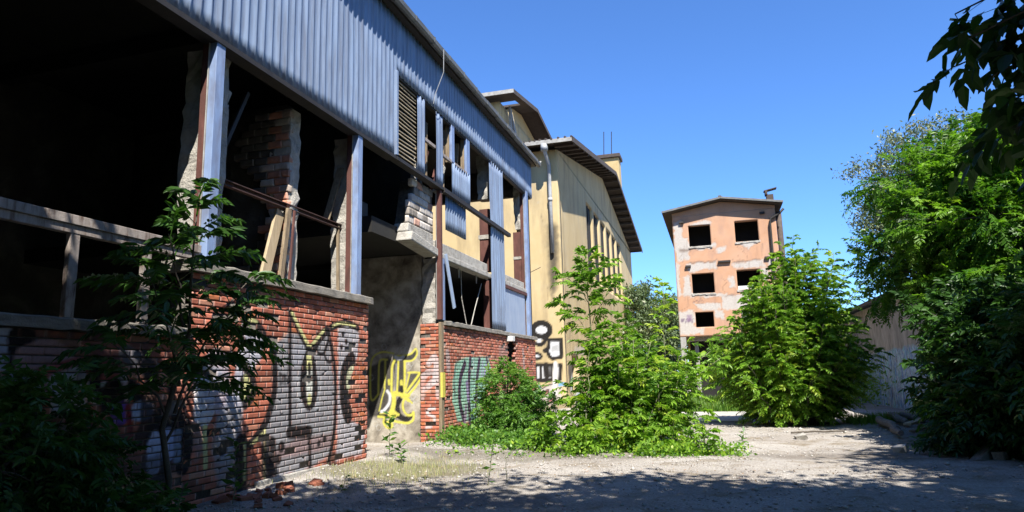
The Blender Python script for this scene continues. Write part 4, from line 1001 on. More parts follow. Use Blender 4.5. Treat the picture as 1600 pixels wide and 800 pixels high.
for k in range(8):
    q = [(rr.uniform(190, 630), rr.uniform(200, 700))]
    for j in range(5): q.append((q[-1][0] + rr.normal(0, 14), q[-1][1] + rr.uniform(4, 22)))
    pp.line(q, 0.018, (0.16, 0.11, 0.09), 0.6, smooth=False)
pp.line([(262, 605), (270, 615), (280, 604), (292, 615), (304, 603), (320, 612)], 0.03, (0.25, 0.15, 0.14)); pp.line([(275, 345), (285, 355), (300, 343)], 0.03, (0.15, 0.13, 0.14))
for k in range(4): pp.line([(205 + 16 * k, 700), (212 + 16 * k, 716), (216 + 16 * k, 698)], 0.05, (0.22, 0.17, 0.22))
pp.fill([(232, 680), (258, 678), (258, 710), (235, 712)], (0.25, 0.16, 0.27), 0.7)
pw = [(-0.80, 0.20, 7.32, 8.33), (1.30, 2.34, 7.38, 8.36), (-0.80, 0.20, 5.08, 6.02), (1.22, 2.26, 5.15, 6.04), (-0.76, 0.06, 3.5, 4.2), (1.27, 2.2, 3.5, 4.22)]
pf1 = wall_grid('y', PYF, PX0, PX1, 3.08, 8.85, pw, 0.35, 0.06, pp)
pside = wall_grid('x', PX1, PYF + 0.35, 42.0, 3.08, 8.85, [], 0.3, 0.5)
wall_obj('wall', [pf1, pside], M['peach'], pt)
b = MB(); b.prism([(PX0, 8.85), (PX1, 8.85), (PX1, 8.98), (0.77, 9.37), (PX0, 8.98)], 'y', PYF, PYF + 0.35); no_paint(part(b, 'gable', M['peach'], pt))
b = MB(); b.box(PX0, PX0 + 0.3, PYF + 0.36, 42, 3.08, 8.85); b.box(PX0, PX1, 41.8, 42, 0, 8.85); part(b, 'side_wall', M['yellow_old'], pt)
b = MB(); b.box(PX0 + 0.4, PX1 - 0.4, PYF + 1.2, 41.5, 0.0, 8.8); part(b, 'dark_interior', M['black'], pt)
each('floor_slab', 'concrete', [(PX0 + 0.31, PX1 - 0.31, PYF + 0.36, PYF + 1.19, z - 0.2, z) for z in (5.0, 7.25, 3.1)], pt)
for (a0, a1, z0, z1) in pw[:4]:
    b = MB(); r = random.Random(int(a0 * 100 + z0 * 10)); x = a0 - 0.03
    while x < a1 + 0.02:
        w = r.uniform(0.06, 0.16); b.box(x, min(x + w, a1 + 0.05), PYF - r.uniform(0.01, 0.05), PYF + 0.1, z0 - r.uniform(0.06, 0.12), z0 + r.uniform(-0.03, 0.0)); x += w + 0.004
    part(b, 'broken_sill', M['concrete'], pt)
b = MB(); b.box(1.24, 1.95, PYF + 0.08, PYF + 0.12, 5.16, 5.32); part(b, 'window_board', M['white'], pt)
b = MB(); b.box(1.30, 1.34, PYF + 0.1, PYF + 0.15, 3.5, 4.2); b.box(1.62, 1.68, PYF + 0.1, PYF + 0.15, 3.5, 4.2); b.box(1.95, 1.99, PYF + 0.1, PYF + 0.15, 3.5, 4.2); b.box(1.28, 2.2, PYF + 0.09, PYF + 0.16, 3.86, 3.92); part(b, 'window_frame', M['fascia'], pt)
each('beam_stub', 'darksteel', [(x, x + w, PYF - 0.12, PYF + 0.02, z, z + 0.09) for (x, z, w) in ((-1.2, 8.47, .22), (2.45, 8.6, .22), (-1.05, 6.33, .25), (0.45, 6.45, .55), (2.5, 6.5, .22))], pt)
b = MB()
yo = PYF - 0.42
b.prism([(-1.95, 8.93), (-1.95, 9.03), (0.77, 9.50), (3.46, 9.05), (3.46, 8.95), (0.77, 9.40)], 'y', yo, 42.6)
part(b, 'roof', M['roofdark'], pt)
b = MB()
b.bar((-1.97, yo - 0.03, 9.0), (0.77, yo - 0.03, 9.47), 0.05, 0.09); b.bar((0.77, yo - 0.03, 9.47), (3.48, yo - 0.03, 9.02), 0.05, 0.09); b.bar((0.72, yo - 0.05, 9.54), (0.82, yo + 0.3, 9.54), 0.12, 0.06); part(b, 'verge_board', M['gutter'], pt)
b = MB(); b.box(3.0, 3.32, 35.0, 35.4, 8.9, 10.0); b.box(2.95, 3.05, 34.95, 35.45, 10.0, 10.2); b.bar((2.9, 35.2, 10.2), (3.5, 35.2, 10.32), 0.4, 0.04); part(b, 'chimney', M['roofdark'], pt)
b = MB(); b.tube([(3.5, yo + 0.3, 8.75), (3.3, PYF - 0.12, 8.55), (2.92, PYF - 0.1, 8.35), (2.86, PYF - 0.1, 8.1), (2.84, PYF - 0.1, 5.2), (2.84, PYF - 0.1, 3.2)], 0.055, 8); part(b, 'downpipe', M['darksteel'], pt, True)
b = MB(); b.tube([(3.32, PYF + 0.5, 8.75), (3.32, PYF + 0.5, 0.0)], 0.13, 8); part(b, 'side_pipe', M['roofdark'], pt, True)
each('column', 'fascia', [(x - 0.13, x + 0.13, PYF + 0.0, PYF + 0.3, -0.1, 3.07) for x in (-1.38, 3.0)] + [(-0.9, -0.72, PYF + 0.6, PYF + 0.8, -0.1, 2.85)], pt, 0.02)

# ================================================================== RIGHT SHED
sh = empty('storage_shed', (6.2, 24.0, 0.0), 'long grey concrete shed wall streaked with blue graffiti behind the right-hand trees', 'shed')
def shed_mat():
    m, nt, p = new_mat('streaked_concrete')
    v = coords(nt, (1, 1.3, 0.6))
    c = ramp(nt, noise(nt, v, 2.2, 8, 0.65, 0.3), [(0.25, (0.12, 0.108, 0.09)), (0.5, (0.28, 0.258, 0.22)), (0.8, (0.44, 0.41, 0.37))])
    col = ramp(nt, noise(nt, coords(nt, (1, 3.0, 0.8)), 1.9, 5, 0.7, 0.8), [(0.30, (0.12, 0.09, 0.22)), (0.42, (0.10, 0.28, 0.52)), (0.5, (0.42, 0.42, 0.46)), (0.58, (0.12, 0.44, 0.46)), (0.7, (0.36, 0.22, 0.46))])
    streak = ramp(nt, noise(nt, coords(nt, (1, 9, 1.6)), 2.0, 5, 0.7, 1.5), [(0.42, (0.25, 0.25, 0.27)), (0.58, (1.35, 1.35, 1.35))])
    col = mix(nt, 1.0, col, streak, 'MULTIPLY')
    sep = nd(nt, 'ShaderNodeSeparateXYZ'); nt.links.new(coords(nt), sep.inputs[0])
    edge = nd(nt, 'ShaderNodeMath', operation='ADD'); nt.links.new(sep.outputs[2], edge.inputs[0])
    sc_ = nd(nt, 'ShaderNodeMath', operation='MULTIPLY'); sc_.inputs[1].default_value = 0.7; nt.links.new(noise(nt, coords(nt), 0.9, 3, 0.5), sc_.inputs[0]); nt.links.new(sc_.outputs[0], edge.inputs[1])
    msk = ramp(nt, edge.outputs[0], [(0.0, (1, 1, 1)), (1.0, (1, 1, 1))])
    mm = nd(nt, 'ShaderNodeMapRange'); mm.inputs['From Min'].default_value = 2.5; mm.inputs['From Max'].default_value = 2.38; nt.links.new(edge.outputs[0], mm.inputs['Value'])
    c = mix(nt, 1.0, mix(nt, mm.outputs[0], c, col), (0.95, 0.95, 0.95), 'MULTIPLY')
    nt.links.new(c, p.inputs['Base Color']); p.inputs['Roughness'].default_value = 0.9
    bump(nt, p, noise(nt, coords(nt), 25, 6, 0.7), 0.5, 0.02)
    return m
M['shed'] = shed_mat()
b = MB(); b.box(6.1, 11.0, 11.0, 62.0, -0.2, 3.85); part(b, 'wall', M['shed'], sh)
b = MB(); b.prism([(5.75, 3.853), (5.75, 3.98), (11.5, 5.2), (11.5, 5.05)], 'y', 10.8, 62.3); part(b, 'roof', M['roofdark'], sh)


# ================================================================== VEGETATION
def norm(a): return a / np.maximum(np.linalg.norm(a, axis=-1, keepdims=True), 1e-9)
def fronds(base, direc, length, m=13, leaf=0.10, width=0.34, droop=0.35, r=rs, jitter=0.25, tint=None, hi=True):
    """pinnate leaves: leaflets in pairs along a drooping rachis. returns V,F,tint"""
    N = len(base); d = norm(direc)
    upv = np.tile([0, 0, 1.0], (N, 1)) + r.normal(0, 0.25, (N, 3))
    side = norm(np.cross(d, upv)); nrm = norm(np.cross(side, d))
    L = length[:, None]
    lv = leaf if hasattr(leaf, '__len__') else np.full(N, leaf)
    Vs, Ts = [], []
    if tint is None: tint = r.rand(N)
    def pos(s): return base + d * (s * L) - np.array([0, 0, 1.0]) * (droop * s * s) * L
    def tan(s): return norm(d - np.array([0, 0, 1.0]) * (2 * droop * s))
    for j in range(m):
        s = 0.16 + 0.84 * (j + 1) / m
        for sg in ((-1, 1) if j < m - 1 else (0,)):
            ss = s + (0.03 if sg > 0 else 0)
            p = pos(ss); t = tan(ss)
            size = lv * (0.75 + 0.45 * math.sin(math.pi * min(1, 0.15 + 0.8 * j / m))) * (1 + r.normal(0, 0.12, N))
            ld = norm(side * sg * 1.0 + t * (0.55 if sg else 1.0) - np.array([0, 0, 1.0]) * (0.28 + r.normal(0, 0.22, N))[:, None] + r.normal(0, jitter * 0.5, (N, 3)))
            wv = norm(np.cross(ld, nrm + r.normal(0, 0.3, (N, 3)))) * (size * width * 0.5)[:, None]
            q = p + ld * (size * 0.42)[:, None]
            lift = nrm * (size * 0.06)[:, None]
            tt = np.clip(tint + r.normal(0, 0.10, N), 0, 1)
            if hi:
                q2 = p + ld * (size * 0.70)[:, None]; q1 = p + ld * (size * 0.26)[:, None]; tip = p + ld * size[:, None] - nrm * (size * 0.10)[:, None]
                Vs.append(np.stack([p, q1 + wv + lift, q2 + wv * 0.8 + lift, tip], 1)); Ts.append(tt)
                Vs.append(np.stack([p, tip, q2 - wv * 0.8 + lift, q1 - wv + lift], 1)); Ts.append(tt)
            else:
                Vs.append(np.stack([p, q + wv + lift, p + ld * size[:, None], q - wv + lift], 1)); Ts.append(tt)
    # rachis
    ws = nrm * 0 + side * (0.004 + 0.006 * (L > 0.3))
    Vs.append(np.stack([base - ws, base + ws, pos(1.0), pos(1.0)], 1) if False else np.stack([base - ws, base + ws, pos(0.55) + ws * 0.7, pos(0.55) - ws * 0.7], 1)); Ts.append(np.clip(tint * 0.5 + 0.4, 0, 1))
    V = np.concatenate(Vs, 0).reshape(-1, 3); T = np.repeat(np.concatenate(Ts), 4)
    F = np.arange(len(V)).reshape(-1, 4)
    return V, F, T
def leaves(pos, size, r=rs, up=0.5, width=0.55, tint=None, outdir=None):
    N = len(pos)
    d = r.normal(0, 1, (N, 3)); d[:, 2] -= 0.25
    if outdir is not None: d = d * 0.8 + outdir
    d = norm(d); n = norm(r.normal(0, 1, (N, 3)) + np.array([0, 0, up * 2])); w = norm(np.cross(d, n))
    s = size * (0.7 + 0.6 * r.rand(N)); s = s[:, None]
    nn = norm(np.cross(w, d))
    q = pos + d * s * 0.45
    V = np.stack([pos, q + w * s * width * 0.5 + nn * s * 0.07, pos + d * s, q - w * s * width * 0.5 + nn * s * 0.07], 1).reshape(-1, 3)
    if tint is None: tint = r.rand(N)
    return V, np.arange(len(V)).reshape(-1, 4), np.repeat(np.clip(tint, 0, 1), 4)
def join(parts):
    Vs, Fs, Ts = [], [], []; b = 0
    for V, F, T in parts: Vs.append(V); Fs.append(F + b); Ts.append(T); b += len(V)
    return np.vstack(Vs), np.vstack(Fs), np.concatenate(Ts)
def foliage(name, parts, mat, parent):
    V, F, T = join(parts)
    return np_mesh(name, V, F, M[mat], parent, {'tint': T})
def curve(p, q, bend, n=7, r=rs):
    p = np.array(p, float); q = np.array(q, float); t = np.linspace(0, 1, n)[:, None]
    mid = (p + q) / 2 + np.array(bend)
    c = (1 - t) ** 2 * p + 2 * t * (1 - t) * mid + t * t * q
    c[1:-1] += r.normal(0, 0.012, (n - 2, 3)) * np.linalg.norm(q - p)
    return c
def shoots(base_pts, tips, bendz, per_m, frond_len, m, leaf, wmb, r, start=0.2, rad=0.018, tintc=0.5, tints=0.25, droop=0.35, width=0.34, elev=0.25):
    """stems from base_pts to tips, pinnate leaves spiralling up each stem"""
    out = []
    for bp, tp in zip(base_pts, tips):
        L = np.linalg.norm(np.array(tp) - np.array(bp))
        hx = np.array([tp[0] - bp[0], tp[1] - bp[1], 0.0])
        c = curve(bp, tp, (hx * -0.18) + np.array([0, 0, bendz * L]), 8, r)
        wmb.tube([tuple(x) for x in c], list(np.linspace(rad * (0.6 + 0.12 * L), 0.005, 8)), 5)
        n = max(4, int(L * per_m * (1 - start)))
        s = start + (1 - start) * (np.arange(n) + r.rand(n) * 0.8) / n; s = np.clip(s, 0, 0.995)
        fi = s * 7; i0 = np.minimum(fi.astype(int), 6); f = (fi - i0)[:, None]
        P = c[i0] * (1 - f) + c[i0 + 1] * f
        ax_ = norm(c[i0 + 1] - c[i0])
        ang = np.arange(n) * 2.4 + r.rand() * 6 + r.normal(0, 0.4, n)
        ref = np.stack([np.cos(ang), np.sin(ang), np.zeros(n)], -1)
        rad_d = norm(ref - ax_ * (ref * ax_).sum(-1, keepdims=True))
        dirs = rad_d + ax_ * (0.35 + 0.9 * s[:, None] ** 3) + np.array([0, 0, elev])
        ln = frond_len * (0.65 + 0.5 * r.rand(n)) * (1 - 0.45 * s ** 4)
        out.append(fronds(P, dirs, ln, m, leaf * (0.8 + 0.4 * r.rand(n)), width, droop, r, tint=np.clip(tintc + r.normal(0, tints, n) + 0.15 * (s - 0.5), 0, 1)))
    return out
def in_ell(n, c, rad, r, shell=0.5):
    d = norm(r.normal(0, 1, (n, 3))); k = r.rand(n) ** (1 / 3.0); k = shell + (1 - shell) * k if shell else k
    return np.array(c) + d * k[:, None] * np.array(rad)
def crown_tree(name, base, label, cat, ells, trunk_pts, trunk_r, nclump, per, spread, kind, leaf, mat, seed, group=None, bark='bark', tintc=0.5, limb=True, fr=(0.3, 9), shell=0.35, width=0.4):
    r = np.random.RandomState(seed)
    e = empty(name, base, label, cat, group)
    wb = MB(); wb.tube(trunk_pts, list(np.linspace(trunk_r, trunk_r * 0.35, len(trunk_pts))), 9)
    tp = np.array(trunk_pts); parts = []
    tot = sum(x[1][0] * x[1][1] * x[1][2] for x in ells) ** 1.0
    for c, rad in ells:
        c = np.array(c, float); share = max(4, int(nclump * rad[0] * rad[1] * rad[2] / tot))
        src = tp[np.argmin(np.linalg.norm(tp - (c - np.array([0, 0, rad[2] * 0.8])), axis=1))]
        lc = curve(src, c, (0, 0, -0.1 * np.linalg.norm(c - src)), 6, r)
        if limb: wb.tube([tuple(x) for x in lc], list(np.linspace(trunk_r * 0.5, trunk_r * 0.15, 6)), 6)
        P = in_ell(share, c, rad, r, shell)
        P += r.normal(0, 0.12, P.shape) * np.array(rad)
        for p in P:
            st = lc[r.randint(2, 6)]
            if limb and r.rand() < 0.5: wb.tube([tuple(x) for x in curve(st, p, (0, 0, 0.05), 4, r)], list(np.linspace(trunk_r * 0.12 + 0.006, 0.004, 4)), 4)
            out = norm((p - c)[None, :] / np.array(rad))[0]
            t0 = np.clip(tintc + r.normal(0, 0.18) + 0.12 * out[2], 0, 1)
            if kind == 'frond':
                B = p + r.normal(0, spread * 0.35, (per, 3)); D = r.normal(0, 0.6, (per, 3)) + out * 0.7 + np.array([0, 0, 0.15])
                parts.append(fronds(B, D, fr[0] * (0.7 + 0.6 * r.rand(per)), fr[1], leaf, width, 0.3, r, tint=np.clip(t0 + r.normal(0, 0.12, per), 0, 1)))
            else:
                B = p + r.normal(0, spread, (per, 3)) * np.array([1, 1, 0.7]); parts.append(leaves(B, leaf, r, 0.4, width, np.clip(t0 + r.normal(0, 0.15, per), 0, 1)))
    wb.build('trunk', M[bark], e, True)
    foliage('foliage', parts, mat, e)
    return e

# --- sapling with open crown (middle)
r = np.random.RandomState(1)
e = empty('ailanthus_sapling', (-2.55, 15.0, 0), 'slender sapling with one tall bare stem and airy pinnate leaves before the yellow wall', 'sapling')
wb = MB()
parts = shoots([(-2.55, 15.0, 0)], [(-2.62, 15.0, 4.2)], 0.0, 15, 0.78, 11, 0.135, wb, r, 0.34, 0.03, 0.42, 0.22, 0.34)
parts += shoots([(-2.56, 15.0, 2.2), (-2.55, 15.0, 2.6), (-2.58, 15.0, 3.0), (-2.58, 15.0, 3.3)], [(-3.3, 15.1, 3.1), (-1.95, 15.2, 3.5), (-3.2, 14.8, 3.75), (-2.1, 14.9, 4.0)], 0.08, 13, 0.58, 10, 0.125, wb, r, 0.3, 0.012, 0.45, 0.22)
wb.build('stem', M['stem'], e, True); foliage('foliage', parts, 'leaf_ail', e)
e = empty('yellow_green_sapling', (-1.15, 17.5, 0), 'thin yellow-green young shoot rising above the middle thicket', 'sapling')
wb = MB(); parts = shoots([(-1.2, 17.5, 0)], [(-1.15, 17.5, 3.75)], 0.0, 14, 0.45, 7, 0.12, wb, r, 0.45, 0.022, 0.95, 0.1)
wb.build('stem', M['stem'], e, True); foliage('foliage', parts, 'leaf_ail', e)

# --- middle thicket
r = np.random.RandomState(2)
e = empty('ailanthus_thicket', (-1.6, 14.5, 0), 'bright green low thicket of leafy shoots spreading over the gravel in mid yard', 'bush')
wb = MB(); parts = []
n = 54
bx = r.uniform(-2.7, -0.7, n); by = r.uniform(14.0, 16.0, n)
tips = []
for i in range(n):
    u = r.rand()
    x = -1.75 + (bx[i] + 1.7) * 1.5 + r.normal(0, 0.3)
    hmax = 2.5 - (0.95 if x > -1.75 else 0.55) * abs(x + 1.75) - (0.35 if x < -2.6 else 0)
    tips.append((x, by[i] + r.normal(0, 0.4), max(0.5, hmax * r.uniform(0.4, 1.15))))
parts += shoots([(a, c, 0) for a, c in zip(bx, by)], tips, 0.05, 13, 0.54, 10, 0.105, wb, r, 0.12, 0.016, 0.5, 0.28, 0.45, 0.36)
n = 26
tips = [(r.uniform(-3.5, 0.15), r.uniform(13.2, 14.4), r.uniform(0.3, 0.75)) for i in range(n)]
parts += shoots([(t[0] + r.normal(0, 0.15), t[1] + 0.2, 0) for t in tips], tips, 0.05, 20, 0.42, 8, 0.10, wb, r, 0.05, 0.01, 0.6, 0.25, 0.45, 0.36)
tips = [(0.1, 14.6, 1.75), (-0.1, 15.2, 1.9), (-0.4, 14.2, 1.7), (-0.5, 15.0, 2.1)]
parts += shoots([(-1.3, 14.6, 0)] * 4, tips, 0.15, 11, 0.5, 9, 0.11, wb, r, 0.45, 0.016, 0.5)
wb.build('stem', M['stem'], e, True); foliage('foliage', parts, 'leaf_ail', e)

# --- climbing bush against the brick wall
crown_tree('wall_bush', (-5.1, 16.8, 0), 'rounded bush with a few pinkish seed heads growing against the graffitied brick wall', 'bush',
           [((-5.15, 16.9, 1.0), (0.62, 0.7, 0.72)), ((-4.9, 16.4, 0.45), (0.75, 0.6, 0.4)), ((-4.6, 17.0, 0.7), (0.5, 0.6, 0.5))], [(-5.1, 16.9, 0), (-5.1, 16.9, 0.5), (-5.1, 16.9, 1.0)], 0.03, 230, 7, 0.16, 'frond', 0.075, 'leaf_mid', 5, fr=(0.26, 5), shell=0.3, tintc=0.45)

# --- low ground cover strips (uncountable)
def ground_cover(name, pts, size, mat, seed, hmax=0.3):
    r = np.random.RandomState(seed); P = np.array(pts)
    z = ground_h(P[:, 0], P[:, 1]) + r.rand(len(P)) ** 1.5 * hmax
    V, F, T = leaves(np.column_stack([P, z]), size, r, 0.7, 0.6)
    return np_mesh(name, V, F, M[mat], None, {'tint': T})
r = np.random.RandomState(8)
pts = []
while len(pts) < 5200:
    y = r.uniform(13.6, 16.4); x = r.uniform(-6.15, -3.6); 
    if x < -4.4 - 0 and y < 14.5 + 0.25 * math.sin(x * 5) and r.rand() < 0.8: continue
    if fbm(np.array([x * 1.5]), np.array([y * 1.5]), 3)[0] < 0.36: continue
    pts.append((x, y))
o = ground_cover('ground_cover', pts, 0.09, 'leaf_mid', 3, 0.26); tag(o, 'low creeping green plants at the foot of the brick wall', 'ground cover', kind='stuff')
pts = [(r.normal(-1.2, 1.3), 13.25 + r.normal(0.0, 0.33)) for i in range(4200)]
pts = [(x, y) for x, y in pts if fbm(np.array([x * 1.8]), np.array([y * 1.8]), 21)[0] + 0.25 * (y - 13.1) > 0.42 and x < 0.3 + 0.3 * (y - 13)]
pts += [(r.uniform(-5.5, 0.6), 12.95 + abs(r.normal(0, 0.25)) * r.choice([-1, 1])) for i in range(220)]
o = ground_cover('creeping_plants', pts, 0.075, 'leaf_ail', 4, 0.22); tag(o, 'trailing green plants fringing the middle thicket', 'ground cover', kind='stuff')

# --- grass: blades as one object
def blades(name, P, h, mat, seed, w=0.006, lean=0.5):
    r = np.random.RandomState(seed); N = len(P); P = np.asarray(P)
    B = np.column_stack([P, ground_h(P[:, 0], P[:, 1]) - 0.01])
    ang = r.rand(N) * 6.28; hh = h * (0.5 + 0.9 * r.rand(N))
    ln = np.stack([np.cos(ang), np.sin(ang), np.zeros(N)], -1) * (lean * hh * r.rand(N))[:, None]
    sd = np.stack([-np.sin(ang), np.cos(ang), np.zeros(N)], -1) * w
    mid = B + ln * 0.35 + np.array([0, 0, 1.0]) * (hh * 0.55)[:, None]; top = B + ln + np.array([0, 0, 1.0]) * hh[:, None]
    V = np.concatenate([np.stack([B - sd, B + sd, mid + sd * .7, mid - sd * .7], 1), np.stack([mid - sd * .7, mid + sd * .7, top + sd * .1, top - sd * .1], 1)], 0).reshape(-1, 3)
    T = np.repeat(np.tile(r.rand(N), 2), 4)
    return np_mesh(name, V, np.arange(len(V)).reshape(-1, 4), M[mat], None, {'tint': T})
r = np.random.RandomState(12)
P = np.column_stack([r.uniform(-2.0, 1.2, 9000), r.uniform(26.3, 31.5, 9000)])
o = blades('grass', P, 0.38, 'grass', 1, 0.012); tag(o, 'green grass in front of the peach building', 'grass', kind='stuff')
P = np.column_stack([r.normal(-5.0, 0.6, 2600), r.normal(10.6, 0.9, 2600)]); P = P[P[:, 0] > -6.1]
o = blades('dry_grass', P, 0.08, 'drygrass', 2, 0.0035); tag(o, 'thin yellowish grass at the corner of the front brick wall', 'grass', kind='stuff')
P = np.column_stack([r.uniform(3.2, 5.6, 2500), r.normal(20.2, 0.5, 2500)])
o = blades('grass_fringe', P, 0.22, 'grass', 3, 0.008); tag(o, 'scrappy grass by the logs under the shed wall', 'grass', kind='stuff')

# --- big locust bush (right of centre)
r = np.random.RandomState(3)
e = empty('locust_bush', (1.9, 20.5, 0), 'large rounded bright green bush of many stems standing before the peach building', 'bush')
wb = MB(); n = 150; tips = []; bases = []
for i in range(n):
    a = r.rand() * 6.28; k = math.sqrt(r.rand())
    bases.append((1.9 + math.cos(a) * k * 0.9, 20.5 + math.sin(a) * k * 0.7, 0.0))
    x = 1.9 + math.cos(a) * k * 2.35; y = 20.5 + math.sin(a) * k * 1.9
    ht = 4.35 - 0.95 * k ** 2 * 2.0 + r.normal(0, 0.3)
    ht *= r.uniform(0.42, 1.08)
    tips.append((x, y, max(0.9, ht)))
tips += [(2.35, 20.3, 5.2), (1.55, 20.5, 4.55), (3.0, 20.4, 4.85), (3.35, 20.2, 4.4), (2.6, 20.8, 4.7), (0.9, 20.3, 3.6), (2.0, 20.0, 4.9), (3.9, 20.3, 3.6), (4.1, 20.4, 3.9)]
bases += [(1.9 + r.normal(0, 0.3), 20.5, 0) for i in range(9)]
for i in range(30):
    a_ = r.rand(); tips.append((1.0 + 2.6 * a_ + r.normal(0, 0.15), 20.3 + r.normal(0, 0.5), 3.5 + 1.2 * math.sin(math.pi * (0.15 + 0.8 * a_)) * r.uniform(0.6, 1.05))); bases.append((1.9 + r.normal(0, 0.4), 20.5 + r.normal(0, 0.3), 0.0))
tips = [(x, y, max(0.7, min(z, 2.0 + max(0.0, x + 0.15) * 1.35))) for x, y, z in tips]
parts = shoots(bases, tips, 0.06, 11, 0.62, 13, 0.085, wb, r, 0.08, 0.018, 0.55, 0.30, 0.5, 0.34)
for k in range(60):
    a = r.rand() * 6.28; rr = 1.7 + 0.5 * r.rand()
wb.build('stem', M['bark'], e, True); foliage('foliage', parts, 'leaf_ail', e)
# low skirt bush before the peach building
r = np.random.RandomState(4)
e = empty('elder_bush', (0.4, 27.5, 0), 'sprawling green bush covering the open ground floor of the peach building', 'bush')
wb = MB(); n = 46
tips = [(r.uniform(-0.3, 2.0), r.uniform(26.8, 28.4), r.uniform(1.3, 3.4)) for i in range(n)]
tips = [(x, y, min(z, 1.7 + 0.6 * (x + 0.6))) for x, y, z in tips]
parts = shoots([(1.1 + r.normal(0, 0.4), 27.6 + r.normal(0, 0.3), 0) for i in range(n)], tips, 0.08, 9, 0.62, 7, 0.17, wb, r, 0.2, 0.022, 0.5, 0.22, 0.4, 0.4)
wb.build('stem', M['bark'], e, True); foliage('foliage', parts, 'leaf_ail', e)

# --- far tree between the yellow and peach buildings
crown_tree('broadleaf_tree', (-4.5, 50, 0), 'dull grey-green tree filling the gap between the warehouse and the peach building', 'tree',
           [((-4.9, 50, 5.2), (1.6, 2, 2.0)), ((-3.2, 49, 4.4), (1.5, 2, 2.0)), ((-4.9, 50, 7.0), (0.9, 1.5, 1.1)), ((-3.0, 50, 5.6), (1.2, 1.6, 1.1)), ((-4.2, 48, 2.6), (2.2, 2, 2.0))],
           [(-4.2, 50, 0), (-4.3, 50, 2), (-4.3, 50, 4.5), (-4.6, 50, 6.5)], 0.22, 520, 44, 0.30, 'leaf', 0.26, 'leaf_far', 14, shell=0.15)

crown_tree('hazel_bush', (4.9, 31, 0), 'low bushy growth at the foot of the shed wall behind the large bush', 'bush',
           [((4.9, 31, 1.0), (0.9, 1.6, 1.0)), ((4.6, 34, 1.4), (1.1, 1.8, 1.4)), ((5.2, 28.5, 0.6), (0.6, 1.2, 0.6))], [(4.9, 31, 0), (4.9, 31, 0.6), (4.9, 31, 1.2)], 0.05, 150, 30, 0.24, 'leaf', 0.15, 'leaf_mid', 41, shell=0.2)
# --- right-hand trees
crown_tree('willow_tree', (9.0, 32, 0), 'grey-green willow rising above the shed roof behind the locust tree', 'tree',
           [((8.3, 32, 9.0), (1.9, 2, 2.6)), ((10.2, 32, 9.6), (1.9, 2, 2.3)), ((7.3, 31, 7.0), (1.3, 1.6, 1.9)), ((9.2, 32, 6.0), (2.2, 2, 2.2)), ((12.0, 32, 8.6), (2.2, 2, 2.6))],
           [(9.0, 32, 0), (9.1, 32, 3), (9.0, 32, 6), (9.2, 32, 9.5)], 0.28, 700, 62, 0.24, 'leaf', 0.16, 'leaf_grey', 15, shell=0.2, width=0.40)
crown_tree('locust_tree', (6.3, 17.5, 0), 'tall leafy locust tree overhanging the shed at the right edge of the yard', 'tree',
           [((5.6, 17.3, 5.6), (1.0, 1.3, 0.95)), ((6.6, 17.2, 5.7), (1.3, 1.5, 1.15)), ((4.75, 17.0, 4.55), (0.95, 1.1, 0.65)), ((6.3, 16.8, 4.3), (1.4, 1.4, 0.9)), ((4.35, 17.3, 5.85), (0.75, 0.8, 0.4)), ((5.3, 16.6, 3.1), (0.9, 1.1, 0.45)),
            ((6.9, 16.4, 3.0), (1.2, 1.4, 1.0)), ((7.8, 17.0, 5.0), (1.3, 1.5, 1.6)), ((5.0, 17.6, 3.7), (0.8, 0.8, 0.5)), ((5.6, 15.6, 4.4), (1.0, 1.0, 0.7)), ((5.9, 15.4, 3.2), (1.1, 0.9, 0.6)), ((6.6, 16.0, 5.6), (1.3, 1.2, 0.9)), ((5.0, 15.8, 3.0), (0.7, 0.8, 0.4)), ((4.25, 17.6, 3.9), (0.75, 1.0, 0.5)), ((4.2, 18.4, 3.3), (0.6, 0.8, 0.35))],
           [(6.5, 17.6, 0), (6.4, 17.5, 1.5), (6.2, 17.4, 3), (6.3, 17.3, 4.5), (6.4, 17.2, 6)], 0.13, 900, 8, 0.26, 'frond', 0.10, 'leaf_ail', 16, fr=(0.48, 10), shell=0.15, width=0.36, tintc=0.22)
crown_tree('dark_shrub_tree', (5.2, 14.2, 0), 'dense dark shrubby tree in deep shade at the right border of the yard', 'tree',
           [((4.5, 14.2, 1.2), (0.85, 1.2, 1.1)), ((5.3, 13.8, 1.9), (1.2, 1.3, 0.9)), ((4.3, 14.4, 0.5), (0.9, 1.0, 0.5)), ((5.4, 12.8, 1.1), (1.0, 1.1, 1.2)), ((4.5, 15.0, 2.2), (0.7, 0.8, 0.7)), ((4.5, 13.2, 0.7), (0.8, 1.0, 0.7)), ((5.2, 12.4, 1.6), (0.9, 1.0, 0.9)), ((6.2, 13.4, 1.8), (1.0, 1.2, 1.5))],
           [(5.3, 14.2, 0), (5.3, 14.2, 1.2), (5.4, 14.0, 2.6), (5.5, 13.9, 4)], 0.10, 760, 9, 0.22, 'frond', 0.115, 'leaf_dark', 17, fr=(0.36, 6), shell=0.1, width=0.42, tintc=0.35)

